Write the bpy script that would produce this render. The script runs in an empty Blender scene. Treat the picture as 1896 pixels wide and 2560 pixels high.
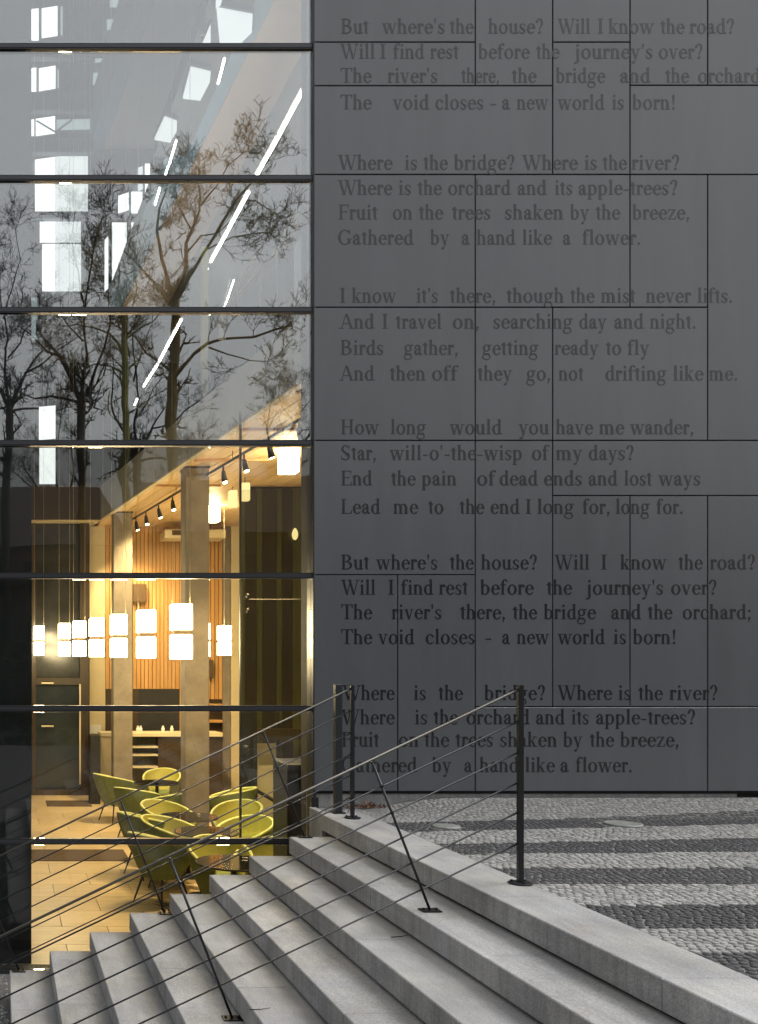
import bpy, bmesh, math, random
from mathutils import Vector, Matrix
random.seed(7)
R = math.radians
# ---------------------------------------------------------------- camera, sky, sun, exposure
sc = bpy.context.scene
C = sc.collection
F = 2400.0; VX = 6.0; VY = 1650.0; EYE = 1.243          # measured pinhole of the photograph
cd = bpy.data.cameras.new('camera'); cam = bpy.data.objects.new('camera', cd); C.objects.link(cam)
cd.sensor_fit = 'VERTICAL'; cd.sensor_height = 36.0; cd.lens = 36.0 * F / 2560.0
cd.shift_x = (948 - VX) / 2560.0; cd.shift_y = (VY - 1280) / 2560.0
cd.clip_start = 0.05; cd.clip_end = 600
cam.location = (0, 0, EYE); cam.rotation_euler = (R(90), 0, 0)
sc.camera = cam
w = bpy.data.worlds.new("World"); sc.world = w; w.use_nodes = True
nt = w.node_tree; nt.nodes.clear()
sky = nt.nodes.new('ShaderNodeTexSky'); sky.sky_type = 'NISHITA'; sky.sun_disc = False
SUN_EL, SUN_AZ = 54.0, 88.0
sky.sun_elevation = R(SUN_EL); sky.sun_rotation = R(SUN_AZ); sky.air_density = 2.0; sky.dust_density = 6.0; sky.ozone_density = 1.0
hs = nt.nodes.new('ShaderNodeHueSaturation'); hs.inputs['Saturation'].default_value = 0.10
bg = nt.nodes.new('ShaderNodeBackground'); bg.inputs['Strength'].default_value = 0.145
wo = nt.nodes.new('ShaderNodeOutputWorld')
nt.links.new(sky.outputs[0], hs.inputs['Color']); nt.links.new(hs.outputs[0], bg.inputs['Color']); nt.links.new(bg.outputs[0], wo.inputs[0])
sd = bpy.data.lights.new('sun', 'SUN'); sd.energy = 0.6; sd.angle = R(30); sd.color = (1, .97, .93)
sun = bpy.data.objects.new('sun', sd); C.objects.link(sun)
_a = R(SUN_AZ); _e = R(SUN_EL)
sdir = Vector((math.sin(_a) * math.cos(_e), math.cos(_a) * math.cos(_e), math.sin(_e)))
sun.rotation_euler = sdir.to_track_quat('Z', 'Y').to_euler()
sc.view_settings.view_transform = 'Standard'; sc.view_settings.look = 'None'
sc.view_settings.exposure = 0.5; sc.view_settings.gamma = 1.0; sc.view_settings.use_curve_mapping = False
sc.render.engine = 'CYCLES'
sc.cycles.max_bounces = 8; sc.cycles.transparent_max_bounces = 12; sc.cycles.diffuse_bounces = 3; sc.cycles.glossy_bounces = 3
sc.cycles.caustics_reflective = False; sc.cycles.caustics_refractive = False; sc.cycles.sample_clamp_indirect = 4

# ---------------------------------------------------------------- helpers
def P(px, py, y):
    return Vector(((px - VX) * y / F, y, EYE - (py - VY) * y / F))
def X(px, y): return (px - VX) * y / F
def Z(py, y): return EYE - (py - VY) * y / F

class MB:
    def __init__(s): s.v = []; s.f = []; s.m = []
    def poly(s, pts, mi=0):
        n = len(s.v); s.v += [tuple(p) for p in pts]; s.f.append(tuple(range(n, n + len(pts)))); s.m.append(mi)
    def box(s, a, b, mi=0, mat=None):
        x0, y0, z0 = a; x1, y1, z1 = b
        q = [(x0,y0,z0),(x1,y0,z0),(x1,y1,z0),(x0,y1,z0),(x0,y0,z1),(x1,y0,z1),(x1,y1,z1),(x0,y1,z1)]
        if mat is not None: q = [tuple(mat @ Vector(p)) for p in q]
        s.hexa(q, mi)
    def hexa(s, q, mi=0):
        n = len(s.v); s.v += [tuple(p) for p in q]
        for f in ((0,3,2,1),(4,5,6,7),(0,1,5,4),(1,2,6,5),(2,3,7,6),(3,0,4,7)):
            s.f.append(tuple(n + i for i in f)); s.m.append(mi)
    def cbox(s, a, b, c=.004, mi=0):
        """box with chamfered top edges"""
        x0, y0, z0 = a; x1, y1, z1 = b
        n = len(s.v)
        s.v += [(x0,y0,z0),(x1,y0,z0),(x1,y1,z0),(x0,y1,z0),
                (x0,y0,z1-c),(x1,y0,z1-c),(x1,y1,z1-c),(x0,y1,z1-c),
                (x0+c,y0+c,z1),(x1-c,y0+c,z1),(x1-c,y1-c,z1),(x0+c,y1-c,z1)]
        for f in ((0,3,2,1),(0,1,5,4),(1,2,6,5),(2,3,7,6),(3,0,4,7),(4,5,9,8),(5,6,10,9),(6,7,11,10),(7,4,8,11),(8,9,10,11)):
            s.f.append(tuple(n + i for i in f)); s.m.append(mi)
    def prism(s, pts, z0, z1, mi=0):
        n = len(s.v); k = len(pts)
        s.v += [(p[0], p[1], z0) for p in pts] + [(p[0], p[1], z1) for p in pts]
        s.f.append(tuple(n + i for i in range(k - 1, -1, -1))); s.f.append(tuple(n + k + i for i in range(k))); s.m += [mi, mi]
        for i in range(k):
            j = (i + 1) % k; s.f.append((n+i, n+j, n+k+j, n+k+i)); s.m.append(mi)
    def tube(s, pts, rad, n=8, mi=0, cap=True):
        pts = [Vector(p) for p in pts]
        if not isinstance(rad, (list, tuple)): rad = [rad] * len(pts)
        rings = []; prev = None
        for i, p in enumerate(pts):
            d = (pts[min(i+1, len(pts)-1)] - pts[max(i-1, 0)])
            if d.length < 1e-9: d = Vector((0,0,1))
            d.normalize()
            if prev is None:
                a = Vector((0,0,1)) if abs(d.z) < .9 else Vector((1,0,0))
                u = d.cross(a).normalized()
            else:
                u = (prev - d * prev.dot(d))
                if u.length < 1e-6: u = d.orthogonal()
                u.normalize()
            prev = u; v = d.cross(u)
            b = len(s.v)
            for k in range(n):
                t = 2 * math.pi * k / n
                s.v.append(tuple(p + (u * math.cos(t) + v * math.sin(t)) * rad[i]))
            rings.append(b)
        for a, b in zip(rings, rings[1:]):
            for k in range(n):
                j = (k + 1) % n; s.f.append((a+k, a+j, b+j, b+k)); s.m.append(mi)
        if cap:
            s.f.append(tuple(rings[0] + k for k in range(n - 1, -1, -1))); s.m.append(mi)
            s.f.append(tuple(rings[-1] + k for k in range(n))); s.m.append(mi)
    def lathe(s, prof, c=(0,0,0), n=24, mi=0):
        rings = []
        for r, z in prof:
            b = len(s.v)
            for k in range(n):
                t = 2 * math.pi * k / n; s.v.append((c[0] + r*math.cos(t), c[1] + r*math.sin(t), c[2] + z))
            rings.append(b)
        for a, b in zip(rings, rings[1:]):
            for k in range(n):
                j = (k + 1) % n; s.f.append((a+k, a+j, b+j, b+k)); s.m.append(mi)
        s.f.append(tuple(rings[0] + k for k in range(n - 1, -1, -1))); s.m.append(mi)
        s.f.append(tuple(rings[-1] + k for k in range(n))); s.m.append(mi)
    def mesh(s, name, mats, smooth=False):
        me = bpy.data.meshes.new(name); me.from_pydata(s.v, [], s.f)
        if not isinstance(mats, (list, tuple)): mats = [mats]
        for m in mats: me.materials.append(m)
        for p, mi in zip(me.polygons, s.m): p.material_index = mi; p.use_smooth = smooth
        me.update(); return me
    def build(s, name, mats, parent=None, smooth=False, **kw):
        o = bpy.data.objects.new(name, s.mesh(name, mats, smooth)); C.objects.link(o)
        if parent: o.parent = parent
        tag(o, **kw); return o

def tag(o, label=None, cat=None, group=None, kind=None):
    if label: o['label'] = label
    if cat: o['category'] = cat
    if group: o['group'] = group
    if kind: o['kind'] = kind
    return o
def thing(name, label, cat, loc=(0,0,0), rz=0, group=None):
    o = bpy.data.objects.new(name, None); C.objects.link(o); o.location = loc; o.rotation_euler = (0,0,rz)
    return tag(o, label, cat, group)
def inst(me, name, parent=None, loc=(0,0,0), rot=(0,0,0), scale=(1,1,1)):
    o = bpy.data.objects.new(name, me); C.objects.link(o); o.location = loc; o.rotation_euler = rot; o.scale = scale
    if parent: o.parent = parent
    return o
def children(o): return [c for c in bpy.data.objects if c.parent == o]
KIDS = {}
def copy_thing(root, label, loc, rz=0, scale=None):
    kids = KIDS.get(root.name)
    if kids is None:
        kids = [(c, children(c)) for c in children(root)]; KIDS[root.name] = kids
    r = root.copy(); C.objects.link(r); r.location = loc; r.rotation_euler = (0,0,rz); r['label'] = label
    if scale: r.scale = (scale,)*3
    for c, gs in kids:
        k = c.copy(); C.objects.link(k); k.parent = r
        for g in gs:
            h = g.copy(); C.objects.link(h); h.parent = k
    return r

# ---------------------------------------------------------------- materials
def mat(name, col, rough=.6, metal=0, spec=.5, var=0, varscale=4, bump=0, bscale=60, stretch=(1,1,1), objvar=0, islvar=0, col2=None, coat=0, detail=6):
    m = bpy.data.materials.new(name); m.use_nodes = True; n = m.node_tree; b = n.nodes['Principled BSDF']
    b.inputs['Roughness'].default_value = rough; b.inputs['Metallic'].default_value = metal
    b.inputs['Specular IOR Level'].default_value = spec; b.inputs['Coat Weight'].default_value = coat
    L = n.links.new
    tc = n.nodes.new('ShaderNodeTexCoord'); mp = n.nodes.new('ShaderNodeMapping'); mp.inputs['Scale'].default_value = stretch
    geo = n.nodes.new('ShaderNodeNewGeometry')
    L(geo.outputs['Position'] if not objvar or True else tc.outputs['Object'], mp.inputs['Vector'])
    cur = None
    rgb = n.nodes.new('ShaderNodeRGB'); rgb.outputs[0].default_value = (*col, 1); cur = rgb.outputs[0]
    if var:
        no = n.nodes.new('ShaderNodeTexNoise'); no.inputs['Scale'].default_value = varscale; no.inputs['Detail'].default_value = detail; no.inputs['Roughness'].default_value = .65
        L(mp.outputs[0], no.inputs['Vector'])
        mr = n.nodes.new('ShaderNodeMapRange'); mr.inputs['From Min'].default_value = .3; mr.inputs['From Max'].default_value = .7
        L(no.outputs['Fac'], mr.inputs['Value'])
        mx = n.nodes.new('ShaderNodeMix'); mx.data_type = 'RGBA'
        c2 = col2 if col2 else tuple(c * (1 - var) for c in col)
        mx.inputs['A'].default_value = (*c2, 1); L(cur, mx.inputs['B']); L(mr.outputs[0], mx.inputs['Factor'])
        cur = mx.outputs['Result']
    for src, amt in (('obj', objvar), ('isl', islvar)):
        if amt:
            if src == 'obj':
                q = n.nodes.new('ShaderNodeObjectInfo').outputs['Random']
            else: q = geo.outputs['Random Per Island']
            mr = n.nodes.new('ShaderNodeMapRange'); mr.inputs['To Min'].default_value = 1 - amt; mr.inputs['To Max'].default_value = 1 + amt
            L(q, mr.inputs['Value'])
            hv = n.nodes.new('ShaderNodeHueSaturation'); L(cur, hv.inputs['Color']); L(mr.outputs[0], hv.inputs['Value']); cur = hv.outputs[0]
    L(cur, b.inputs['Base Color'])
    if bump:
        nb = n.nodes.new('ShaderNodeTexNoise'); nb.inputs['Scale'].default_value = bscale; nb.inputs['Detail'].default_value = 5
        L(mp.outputs[0], nb.inputs['Vector'])
        bp = n.nodes.new('ShaderNodeBump'); bp.inputs['Strength'].default_value = bump; bp.inputs['Distance'].default_value = .01
        L(nb.outputs['Fac'], bp.inputs['Height']); L(bp.outputs[0], b.inputs['Normal'])
    return m
def emis(name, col, strength, var=0):
    m = bpy.data.materials.new(name); m.use_nodes = True; n = m.node_tree; n.nodes.clear()
    e = n.nodes.new('ShaderNodeEmission'); e.inputs[0].default_value = (*col, 1); e.inputs[1].default_value = strength
    o = n.nodes.new('ShaderNodeOutputMaterial'); n.links.new(e.outputs[0], o.inputs[0])
    if var:
        g = n.nodes.new('ShaderNodeNewGeometry'); no = n.nodes.new('ShaderNodeTexNoise'); no.inputs['Scale'].default_value = 3
        n.links.new(g.outputs['Position'], no.inputs['Vector'])
        mr = n.nodes.new('ShaderNodeMapRange'); mr.inputs['To Min'].default_value = strength*(1-var); mr.inputs['To Max'].default_value = strength*(1+var)
        n.links.new(no.outputs['Fac'], mr.inputs['Value']); n.links.new(mr.outputs[0], e.inputs[1])
    return m
def glassmat(name, refl, tint=(1,1,1), rough=0.0):
    m = bpy.data.materials.new(name); m.use_nodes = True; n = m.node_tree; n.nodes.clear()
    t = n.nodes.new('ShaderNodeBsdfTransparent'); t.inputs[0].default_value = (*tint, 1)
    g = n.nodes.new('ShaderNodeBsdfGlossy'); g.inputs['Roughness'].default_value = rough; g.inputs[0].default_value = (.97,.98,1,1)
    fr = n.nodes.new('ShaderNodeLayerWeight'); fr.inputs['Blend'].default_value = .25
    mr = n.nodes.new('ShaderNodeMapRange'); mr.inputs['To Min'].default_value = refl; mr.inputs['To Max'].default_value = 1.0
    mx = n.nodes.new('ShaderNodeMixShader'); o = n.nodes.new('ShaderNodeOutputMaterial'); L = n.links.new
    if rough == 0.0:
        ge = n.nodes.new('ShaderNodeNewGeometry'); no = n.nodes.new('ShaderNodeTexNoise'); no.inputs['Scale'].default_value = 1.3; no.inputs['Detail'].default_value = 1
        bp = n.nodes.new('ShaderNodeBump'); bp.inputs['Strength'].default_value = .22; bp.inputs['Distance'].default_value = .01
        L(ge.outputs['Position'], no.inputs['Vector']); L(no.outputs['Fac'], bp.inputs['Height']); L(bp.outputs[0], g.inputs['Normal'])
    L(fr.outputs['Fresnel'], mr.inputs['Value']); L(mr.outputs[0], mx.inputs[0]); L(t.outputs[0], mx.inputs[1]); L(g.outputs[0], mx.inputs[2]); L(mx.outputs[0], o.inputs[0])
    return m

def concrete_mat():
    """pale cut granite / concrete: grain, long streaks, blotches and drips"""
    m = bpy.data.materials.new('step_stone'); m.use_nodes = True; n = m.node_tree; b = n.nodes['Principled BSDF']; L = n.links.new
    b.inputs['Roughness'].default_value = .75; b.inputs['Specular IOR Level'].default_value = .3
    geo = n.nodes.new('ShaderNodeNewGeometry')
    def noise(scale, st, det=6, ro=.6):
        mp = n.nodes.new('ShaderNodeMapping'); mp.inputs['Scale'].default_value = st; L(geo.outputs['Position'], mp.inputs['Vector'])
        q = n.nodes.new('ShaderNodeTexNoise'); q.inputs['Scale'].default_value = scale; q.inputs['Detail'].default_value = det; q.inputs['Roughness'].default_value = ro
        L(mp.outputs[0], q.inputs['Vector']); return q.outputs['Fac']
    def rng(v, a, c, lo, hi):
        q = n.nodes.new('ShaderNodeMapRange'); L(v, q.inputs['Value']); q.inputs['From Min'].default_value = a; q.inputs['From Max'].default_value = c
        q.inputs['To Min'].default_value = lo; q.inputs['To Max'].default_value = hi; return q.outputs[0]
    def mul(a, c):
        q = n.nodes.new('ShaderNodeMath'); q.operation = 'MULTIPLY'; L(a, q.inputs[0]); L(c, q.inputs[1]); return q.outputs[0]
    blot = rng(noise(1.6, (1,1,1)), .3, .7, .72, 1.12)
    strk = rng(noise(9, (1,.18,1), 6, .7), .3, .7, .80, 1.12)
    grain = rng(noise(110, (1,1,1), 3, .8), .3, .7, .66, 1.32)
    drip = rng(noise(16, (1,1,.06), 4, .7), .42, .68, 1.0, .72)
    side = n.nodes.new('ShaderNodeSeparateXYZ'); L(geo.outputs['Normal'], side.inputs[0])
    sv = rng(side.outputs['Z'], .2, .8, 1, 0)                      # 1 on the vertical faces
    dm = n.nodes.new('ShaderNodeMix'); dm.data_type = 'FLOAT'; dm.inputs['A'].default_value = 1; L(drip, dm.inputs['B']); L(sv, dm.inputs['Factor'])
    oi = n.nodes.new('ShaderNodeObjectInfo'); ov = rng(oi.outputs['Random'], 0, 1, .95, 1.05)
    v = mul(mul(mul(blot, strk), mul(grain, dm.outputs[0])), ov)
    hv = n.nodes.new('ShaderNodeHueSaturation'); 
    cx = n.nodes.new('ShaderNodeMix'); cx.data_type = 'RGBA'; cx.inputs['A'].default_value = (.375,.376,.385,1); cx.inputs['B'].default_value = (.41,.405,.385,1)
    L(rng(noise(2.3, (1,1,1)), .4, .65, 0, 1), cx.inputs['Factor'])
    c3 = n.nodes.new('ShaderNodeMix'); c3.data_type = 'RGBA'; c3.inputs['B'].default_value = (.30,.235,.18,1); L(cx.outputs['Result'], c3.inputs['A'])
    L(rng(noise(2.7, (1,.8,1), 5, .6), .62, .76, 0, .4), c3.inputs['Factor'])
    L(c3.outputs['Result'], hv.inputs['Color']); L(v, hv.inputs['Value']); L(hv.outputs[0], b.inputs['Base Color'])
    bp = n.nodes.new('ShaderNodeBump'); bp.inputs['Strength'].default_value = .25; bp.inputs['Distance'].default_value = .004
    L(noise(120, (1,1,1), 4), bp.inputs['Height']); L(bp.outputs[0], b.inputs['Normal'])
    return m

M = {}
M['stone'] = concrete_mat()
M['dirt'] = mat('dark_joint', (.035,.03,.027), .95)
M['panel'] = mat('grey_panel', (.118,.126,.138), .25, 0, .8, var=.15, varscale=1.6, stretch=(2.5,1,.35), objvar=.06)
M['back'] = mat('black_gap', (.012,.012,.013), .8)
M['letter'] = mat('letter_print', (.016,.017,.021), .22, 0, .75)
M['frame'] = mat('dark_frame', (.030,.032,.036), .4, .2, .5)
M['frame2'] = mat('grey_pressure_cap', (.07,.072,.08), .35, .6)
M['steel'] = mat('dark_steel', (.045,.047,.052), .35, .8, .5)
M['bright_steel'] = mat('handrail_steel', (.12,.115,.105), .45, 1)
M['glass'] = glassmat('glass_strong_mirror', .235, (.93,.96,.95))  # reflectance stepped by pane row to imitate the fading reflection, not real coatings
M['glass_m'] = glassmat('glass_medium_mirror', .20, (.93,.96,.95))
M['glass_l'] = glassmat('glass_faint_mirror', .012, (.95,.97,.95))
M['glass_k'] = glassmat('glass_weak_mirror', .05, (.95,.97,.95))
M['inglass'] = glassmat('inner_glass', .05, (.9,.95,.92))
M['topglass'] = glassmat('smoked_table_glass', .16, (.62,.58,.52), .05)
M['cob_l'] = mat('light_sett', (.30,.297,.29), .8, var=.35, varscale=40, islvar=.26, objvar=.2, bump=.35, bscale=90)
M['cob_d'] = mat('dark_sett', (.055,.055,.060), .75, var=.35, varscale=30, islvar=.25, objvar=.15, bump=.35, bscale=90)
M['grout'] = mat('sandy_joint', (.20,.197,.19), .95, var=.4, varscale=20, bump=.6)
M['ground'] = mat('gravel_ground', (.25,.245,.24), .9, var=.7, varscale=70, bump=1, bscale=120)
M['pebble'] = mat('pebble', (.34,.33,.32), .8, islvar=.5)
M['asphalt'] = mat('asphalt', (.06,.06,.062), .9, var=.3, varscale=8, bump=.4)
M['wood'] = mat('orange_wood', (.60,.33,.11), .5, var=.35, varscale=3, stretch=(14,14,.6), objvar=.10)
M['soffit'] = mat('soffit_wood', (.78,.55,.26), .5, var=.25, varscale=2, stretch=(9,.4,9), objvar=.08)
M['pale'] = mat('cream_plaster', (.62,.53,.33), .7, var=.12, varscale=2)
M['floor'] = mat('pale_floor_tile', (.68,.53,.30), .32, var=.25, varscale=5, stretch=(.5,3,1), objvar=.09)
M['raw'] = mat('raw_concrete', (.25,.215,.165), .75, var=.35, varscale=4, bump=.3, bscale=30)
M['black'] = mat('matt_black', (.012,.012,.012), .6)
M['darkwood'] = mat('dark_brown_wood', (.055,.038,.02), .35, var=.4, varscale=3, stretch=(12,12,.5))
M['olive'] = mat('olive_panel', (.13,.12,.045), .3, var=.5, varscale=2, stretch=(14,14,.3))
M['green'] = mat('lime_fabric', (.155,.20,.06), .8, var=.15, varscale=20, bump=.2, bscale=400)
M['rim'] = mat('pale_lime_piping', (.55,.58,.22), .7)
M['lime'] = mat('yellow_lime_lining', (.46,.43,.08), .75, var=.1, varscale=20)
M['white'] = mat('white_paint', (.75,.74,.70), .5)
M['cream'] = mat('cream_metal', (.66,.58,.38), .4)
M['gwall'] = mat('grey_hall_wall', (.10,.103,.11), .7, var=.08, varscale=.6)
M['gbeam'] = mat('blue_grey_beam', (.12,.14,.17), .6, var=.08, varscale=1)
M['beige'] = mat('beige_ceiling', (.60,.53,.47), .7, var=.08, varscale=1)
M['pink'] = mat('pinkish_ceiling', (.62,.47,.38), .7, var=.1, varscale=1)
M['blue'] = mat('blue_ceiling', (.24,.38,.56), .7, var=.1, varscale=1)
M['gceil'] = mat('grey_ceiling', (.22,.22,.225), .7, var=.1, varscale=1)
M['pinkwall'] = mat('rose_grey_wall', (.40,.30,.25), .7, var=.2, varscale=2)
M['ycol'] = mat('pale_yellow_paint', (.62,.60,.28), .6)
M['fascia'] = mat('grey_fascia', (.36,.36,.36), .7, var=.25, varscale=1.5)
M['pier'] = mat('black_pier', (.016,.020,.024), .35)
M['mat'] = mat('brown_mat', (.13,.085,.045), .95, var=.5, varscale=60, bump=.8, bscale=150)
M['lamp'] = emis('lamp_glow', (1,.77,.44), 34.0)
M['lampy'] = emis('lamp_and_reflection_glow', (1,.70,.30), 1.2)  # wall lamp, and the added boxes that imitate mirrored lamps
M['led'] = emis('led_strip', (1,.97,.86), 15.0)
M['day'] = emis('daylit_frosted_pane', (.97,1,.98), 1.3, .04)
M['day2'] = emis('daylit_shaded_pane', (.93,.96,.95), .78, .08)
M['day3'] = emis('daylit_dim_pane', (.70,.82,.82), .36, .25)
M['day4'] = emis('faint_glow_pane', (.62,.72,.66), .13, .5)  # weak glow in the material imitates daylight
M['bark'] = mat('bark', (.030,.026,.020), .9, var=.4, varscale=8)
M['bark2'] = mat('olive_bark', (.21,.155,.055), .9, var=.5, varscale=3)
M['bark3'] = mat('moss_green_bark', (.24,.23,.08), .9, var=.4, varscale=3)
M['brick'] = mat('red_brown_brick', (.13,.06,.045), .85, var=.4, varscale=2)
M['render'] = mat('dark_render', (.07,.07,.07), .85, var=.3, varscale=1)
M['roof'] = mat('dark_roof_tile', (.05,.035,.03), .8)
M['wglass'] = mat('dark_window_glass', (.02,.025,.03), .1)
M['hedge'] = mat('dark_hedge_leaf', (.03,.04,.018), .9, islvar=.4)
M['rust'] = mat('dried_leaf', (.16,.07,.03), .9, islvar=.4)

# ---------------------------------------------------------------- ground, plaza
FL = -1.43                                           # lower ground and interior floor
YG = 8.20                                            # glass plane
YW = 8.15                                            # face of the cladding
mb = MB(); mb.poly([(-300,-300,FL-.35),(300,-300,FL-.35),(300,300,FL-.35),(-300,300,FL-.35)])
mb.build('street', M['asphalt'], kind='structure')
mb = MB(); mb.box((-12,-14,FL-.3),(2.5,8.42,FL))
mb.build('lower_ground', M['ground'], kind='structure')
mb = MB()
for i in range(2600):
    x = random.uniform(-1.6,.05); y = random.uniform(5.6,8.15); r = random.uniform(.006,.016)
    a = random.random()*6.28; q = []
    for k in range(4): q.append((x+r*math.cos(a+k*1.57)*random.uniform(.7,1.2), y+r*math.sin(a+k*1.57)*random.uniform(.7,1.2), FL+.001))
    t = (x, y, FL + r*random.uniform(.7,1.2)); n0 = len(mb.v); mb.v += q + [t]
    for k in range(4): mb.f.append((n0+k, n0+(k+1)%4, n0+4)); mb.m.append(0)
mb.build('pebbles', M['pebble'], kind='stuff')

NX0 = .060; RUN = .3147; RISE = .15; Y0S = .6; Y1S = 7.57
KX0 = NX0 + 8*RUN; KX1 = 2.935
plaza = MB(); plaza.prism([(KX1,Y0S),(14,Y0S),(14,YW+.2),(2.66,YW+.2),(2.66,7.80),(KX1,7.80)], -.4, -.016)
plaza = plaza.build('plaza', M['grout'], kind='structure')
# dark bands of the paving (front and back edge of each as lines y = a + b (x-4))
bands = [(7.14,.12,7.54,.13),(6.25,.04,6.65,.10),(5.37,0,5.81,0),(4.49,0,4.92,0),(3.66,0,4.10,0),(2.82,0,3.25,0),(1.95,0,2.4,0)]
def is_dark(x, y):
    for a, b, c, d in bands:
        if a + b*(x-4) < y < c + d*(x-4): return True
    return False
def rise(x, y):
    f = lambda t: max(0, min(1, t))**2*(3-2*max(0, min(1, t)))
    return .088*f((y-7.55)/.6)*f((x-3.0)/.8)
gm = MB(); nx, ny = 40, 10
for i in range(nx+1):
    for k_ in range(ny+1):
        x = 2.95 + i*.28; y = 7.5 + k_*.069; gm.v.append((x, y, rise(x,y)-.0145))
for i in range(nx):
    for k_ in range(ny):
        a = i*(ny+1)+k_; gm.f.append((a, a+ny+1, a+ny+2, a+1)); gm.m.append(0)
gm.build('bedding', M['grout'], plaza)
cells = []
pitch = .041
yy = 2.2; row = 0
while yy < YW - .03:
    xx = KX1 + .03 + (row % 2)*.0205
    if yy > 7.80: xx = 2.70 + (row % 2)*.0205
    while xx < min(X(2080, yy) + .2, 9):
        cells.append((xx + random.uniform(-.007,.007), yy + random.uniform(-.007,.007)))
        xx += pitch * random.uniform(.9,1.15)
    yy += pitch * random.uniform(.96,1.04); row += 1
def sett_pts(r):
    k = 6 if random.random() < .5 else 5
    a0 = random.random(); out = []
    for i in range(k):
        t = a0 + 2*math.pi*i/k; q = r*random.uniform(.84,1.05)
        out.append((q*math.cos(t), q*math.sin(t)))
    return out
def add_sett(mb, x, y, z, r, h=.012, mi=0):
    p = sett_pts(r); k = len(p); n0 = len(mb.v)
    tl = random.uniform(-.03,.03); tm = random.uniform(-.03,.03)
    mb.v += [(x+a, y+b, z-.014) for a, b in p] + [(x+a*.93, y+b*.93, z+h*.25+a*tl+b*tm) for a, b in p] + [(x+a*.66, y+b*.66, z+h*.42+a*tl+b*tm) for a, b in p]
    for lv in (0, k):
        for i in range(k):
            j = (i+1) % k; mb.f.append((n0+lv+i, n0+lv+j, n0+lv+k+j, n0+lv+k+i)); mb.m.append(mi)
    mb.f.append(tuple(n0+2*k+i for i in range(k))); mb.m.append(mi)
covx, covy, covr = X(1558,7.33), 7.33, .13
cx2, cy2 = X(1115,7.22), 7.22
cells = [c for c in cells if math.hypot(c[0]-cx2, c[1]-cy2) > .13 and math.hypot(c[0]-covx, c[1]-covy) > covr + .03 and X(1896+20, c[1]) > c[0]-.3]
vis = sorted([c for c in cells if c[0] < X(1900, c[1]) and (c[1] > 3.6)], key=lambda c: c[1])
near = set(vis[:300])
protos = {0: [], 1: []}
for d in (0, 1):
    for k in range(8):
        b = MB(); add_sett(b, 0, 0, 0, .0225); protos[d].append(b.mesh('sett', M['cob_d'] if d else M['cob_l'], True))
for c in vis[:300]:
    o = inst(random.choice(protos[1 if is_dark(*c) else 0]), 'cobble', plaza, (c[0], c[1], -.014), (0,0,random.random()*6))
mb = MB()
for c in cells:
    if c in near: continue
    add_sett(mb, c[0], c[1], -.014 + rise(*c), .0226, .007, 1 if is_dark(*c) else 0)
o = mb.build('cobbles', [M['cob_l'], M['cob_d']], plaza, True, kind='stuff')
# small drain cover
mb = MB(); mb.lathe([(covr,-.02),(covr,-.002),(covr-.012,0),(covr-.02,-.004),(.03,-.003),(.02,0)], (covx,covy,0), 28)
mb.build('drain_cover', mat('cover_metal', (.34,.35,.33), .5, .3, var=.3, varscale=20), None, True, label='small round grey drain cover set in the second dark cobble band', cat='drain cover')
mb = MB(); mb.lathe([(.10,-.02),(.10,-.002),(.09,0),(.03,-.003),(.02,0)], (cx2,cy2,0), 28)
mb.build('drain_cover', bpy.data.materials['cover_metal'], None, True, label='small pale round cover in the dark cobble band beside the kerb', cat='drain cover')
# ---------------------------------------------------------------- stairs
st = thing('staircase', 'pale stone outdoor steps rising to the cobbled plaza', 'staircase', (0,0,0))
mb = MB()
for k in range(1, 9):
    x0 = NX0 + (k-1)*RUN + .03
    mb.box((x0, Y0S+.02, FL-.02), (x0+RUN, Y1S-.02, -1.2+(k-1)*RISE-.02))
mb.box((KX0+.03, Y0S+.02, FL-.02), (KX1-.01, 7.74, -.03))
mb.build('stair_core', M['dirt'], st)
joints = {9:[3.75,5.05,6.40], 8:[4.52,5.9], 7:[3.9,5.3,6.6], 6:[4.6,6.0], 5:[4.0,5.4,6.7], 4:[4.9,6.2], 3:[4.3,5.7], 2:[5.0,6.4], 1:[5.6,6.7]}
for k in range(1, 10):
    x0 = NX0 + (k-1)*RUN; zt = -1.2 + (k-1)*RISE; y1 = Y1S if k < 9 else 7.79
    x1 = x0 + RUN + .034 if k < 9 else KX1
    cuts = [Y0S, 2.2] + joints[k] + [y1]
    for a, b in zip(cuts, cuts[1:]):
        q = MB(); dx = random.uniform(-.0015,.0015); dz = random.uniform(-.001,.001)
        q.cbox((x0+dx, a+.0015, zt-.128), (x1, b-.0015, zt+dz), .005)
        q.build('step_block', M['stone'], st)
rt = random.Random(12)
tw = MB()
for (tx, ty, tz) in ((2.16,5.33,-.30),(1.30,5.05,-.60)):
    a = rt.random()*6.28; p = Vector((tx,ty,tz+.004)); l = .12; a = rt.uniform(-.15,.15)
    tw.tube([p, p+Vector((math.cos(a)*l*.5,math.sin(a)*l*.5,.004)), p+Vector((math.cos(a+.3)*l,math.sin(a+.3)*l,.001))], [.003,.0025,.001], 4)
tw.build('fallen_twigs', M['dirt'], kind='stuff')
# end riser piece where kerb returns towards the glass
mb = MB(); mb.box((2.60,7.80,-.6),(2.655,YW-.02,-.004)); mb.build('kerb_return', M['stone'], st)
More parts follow.
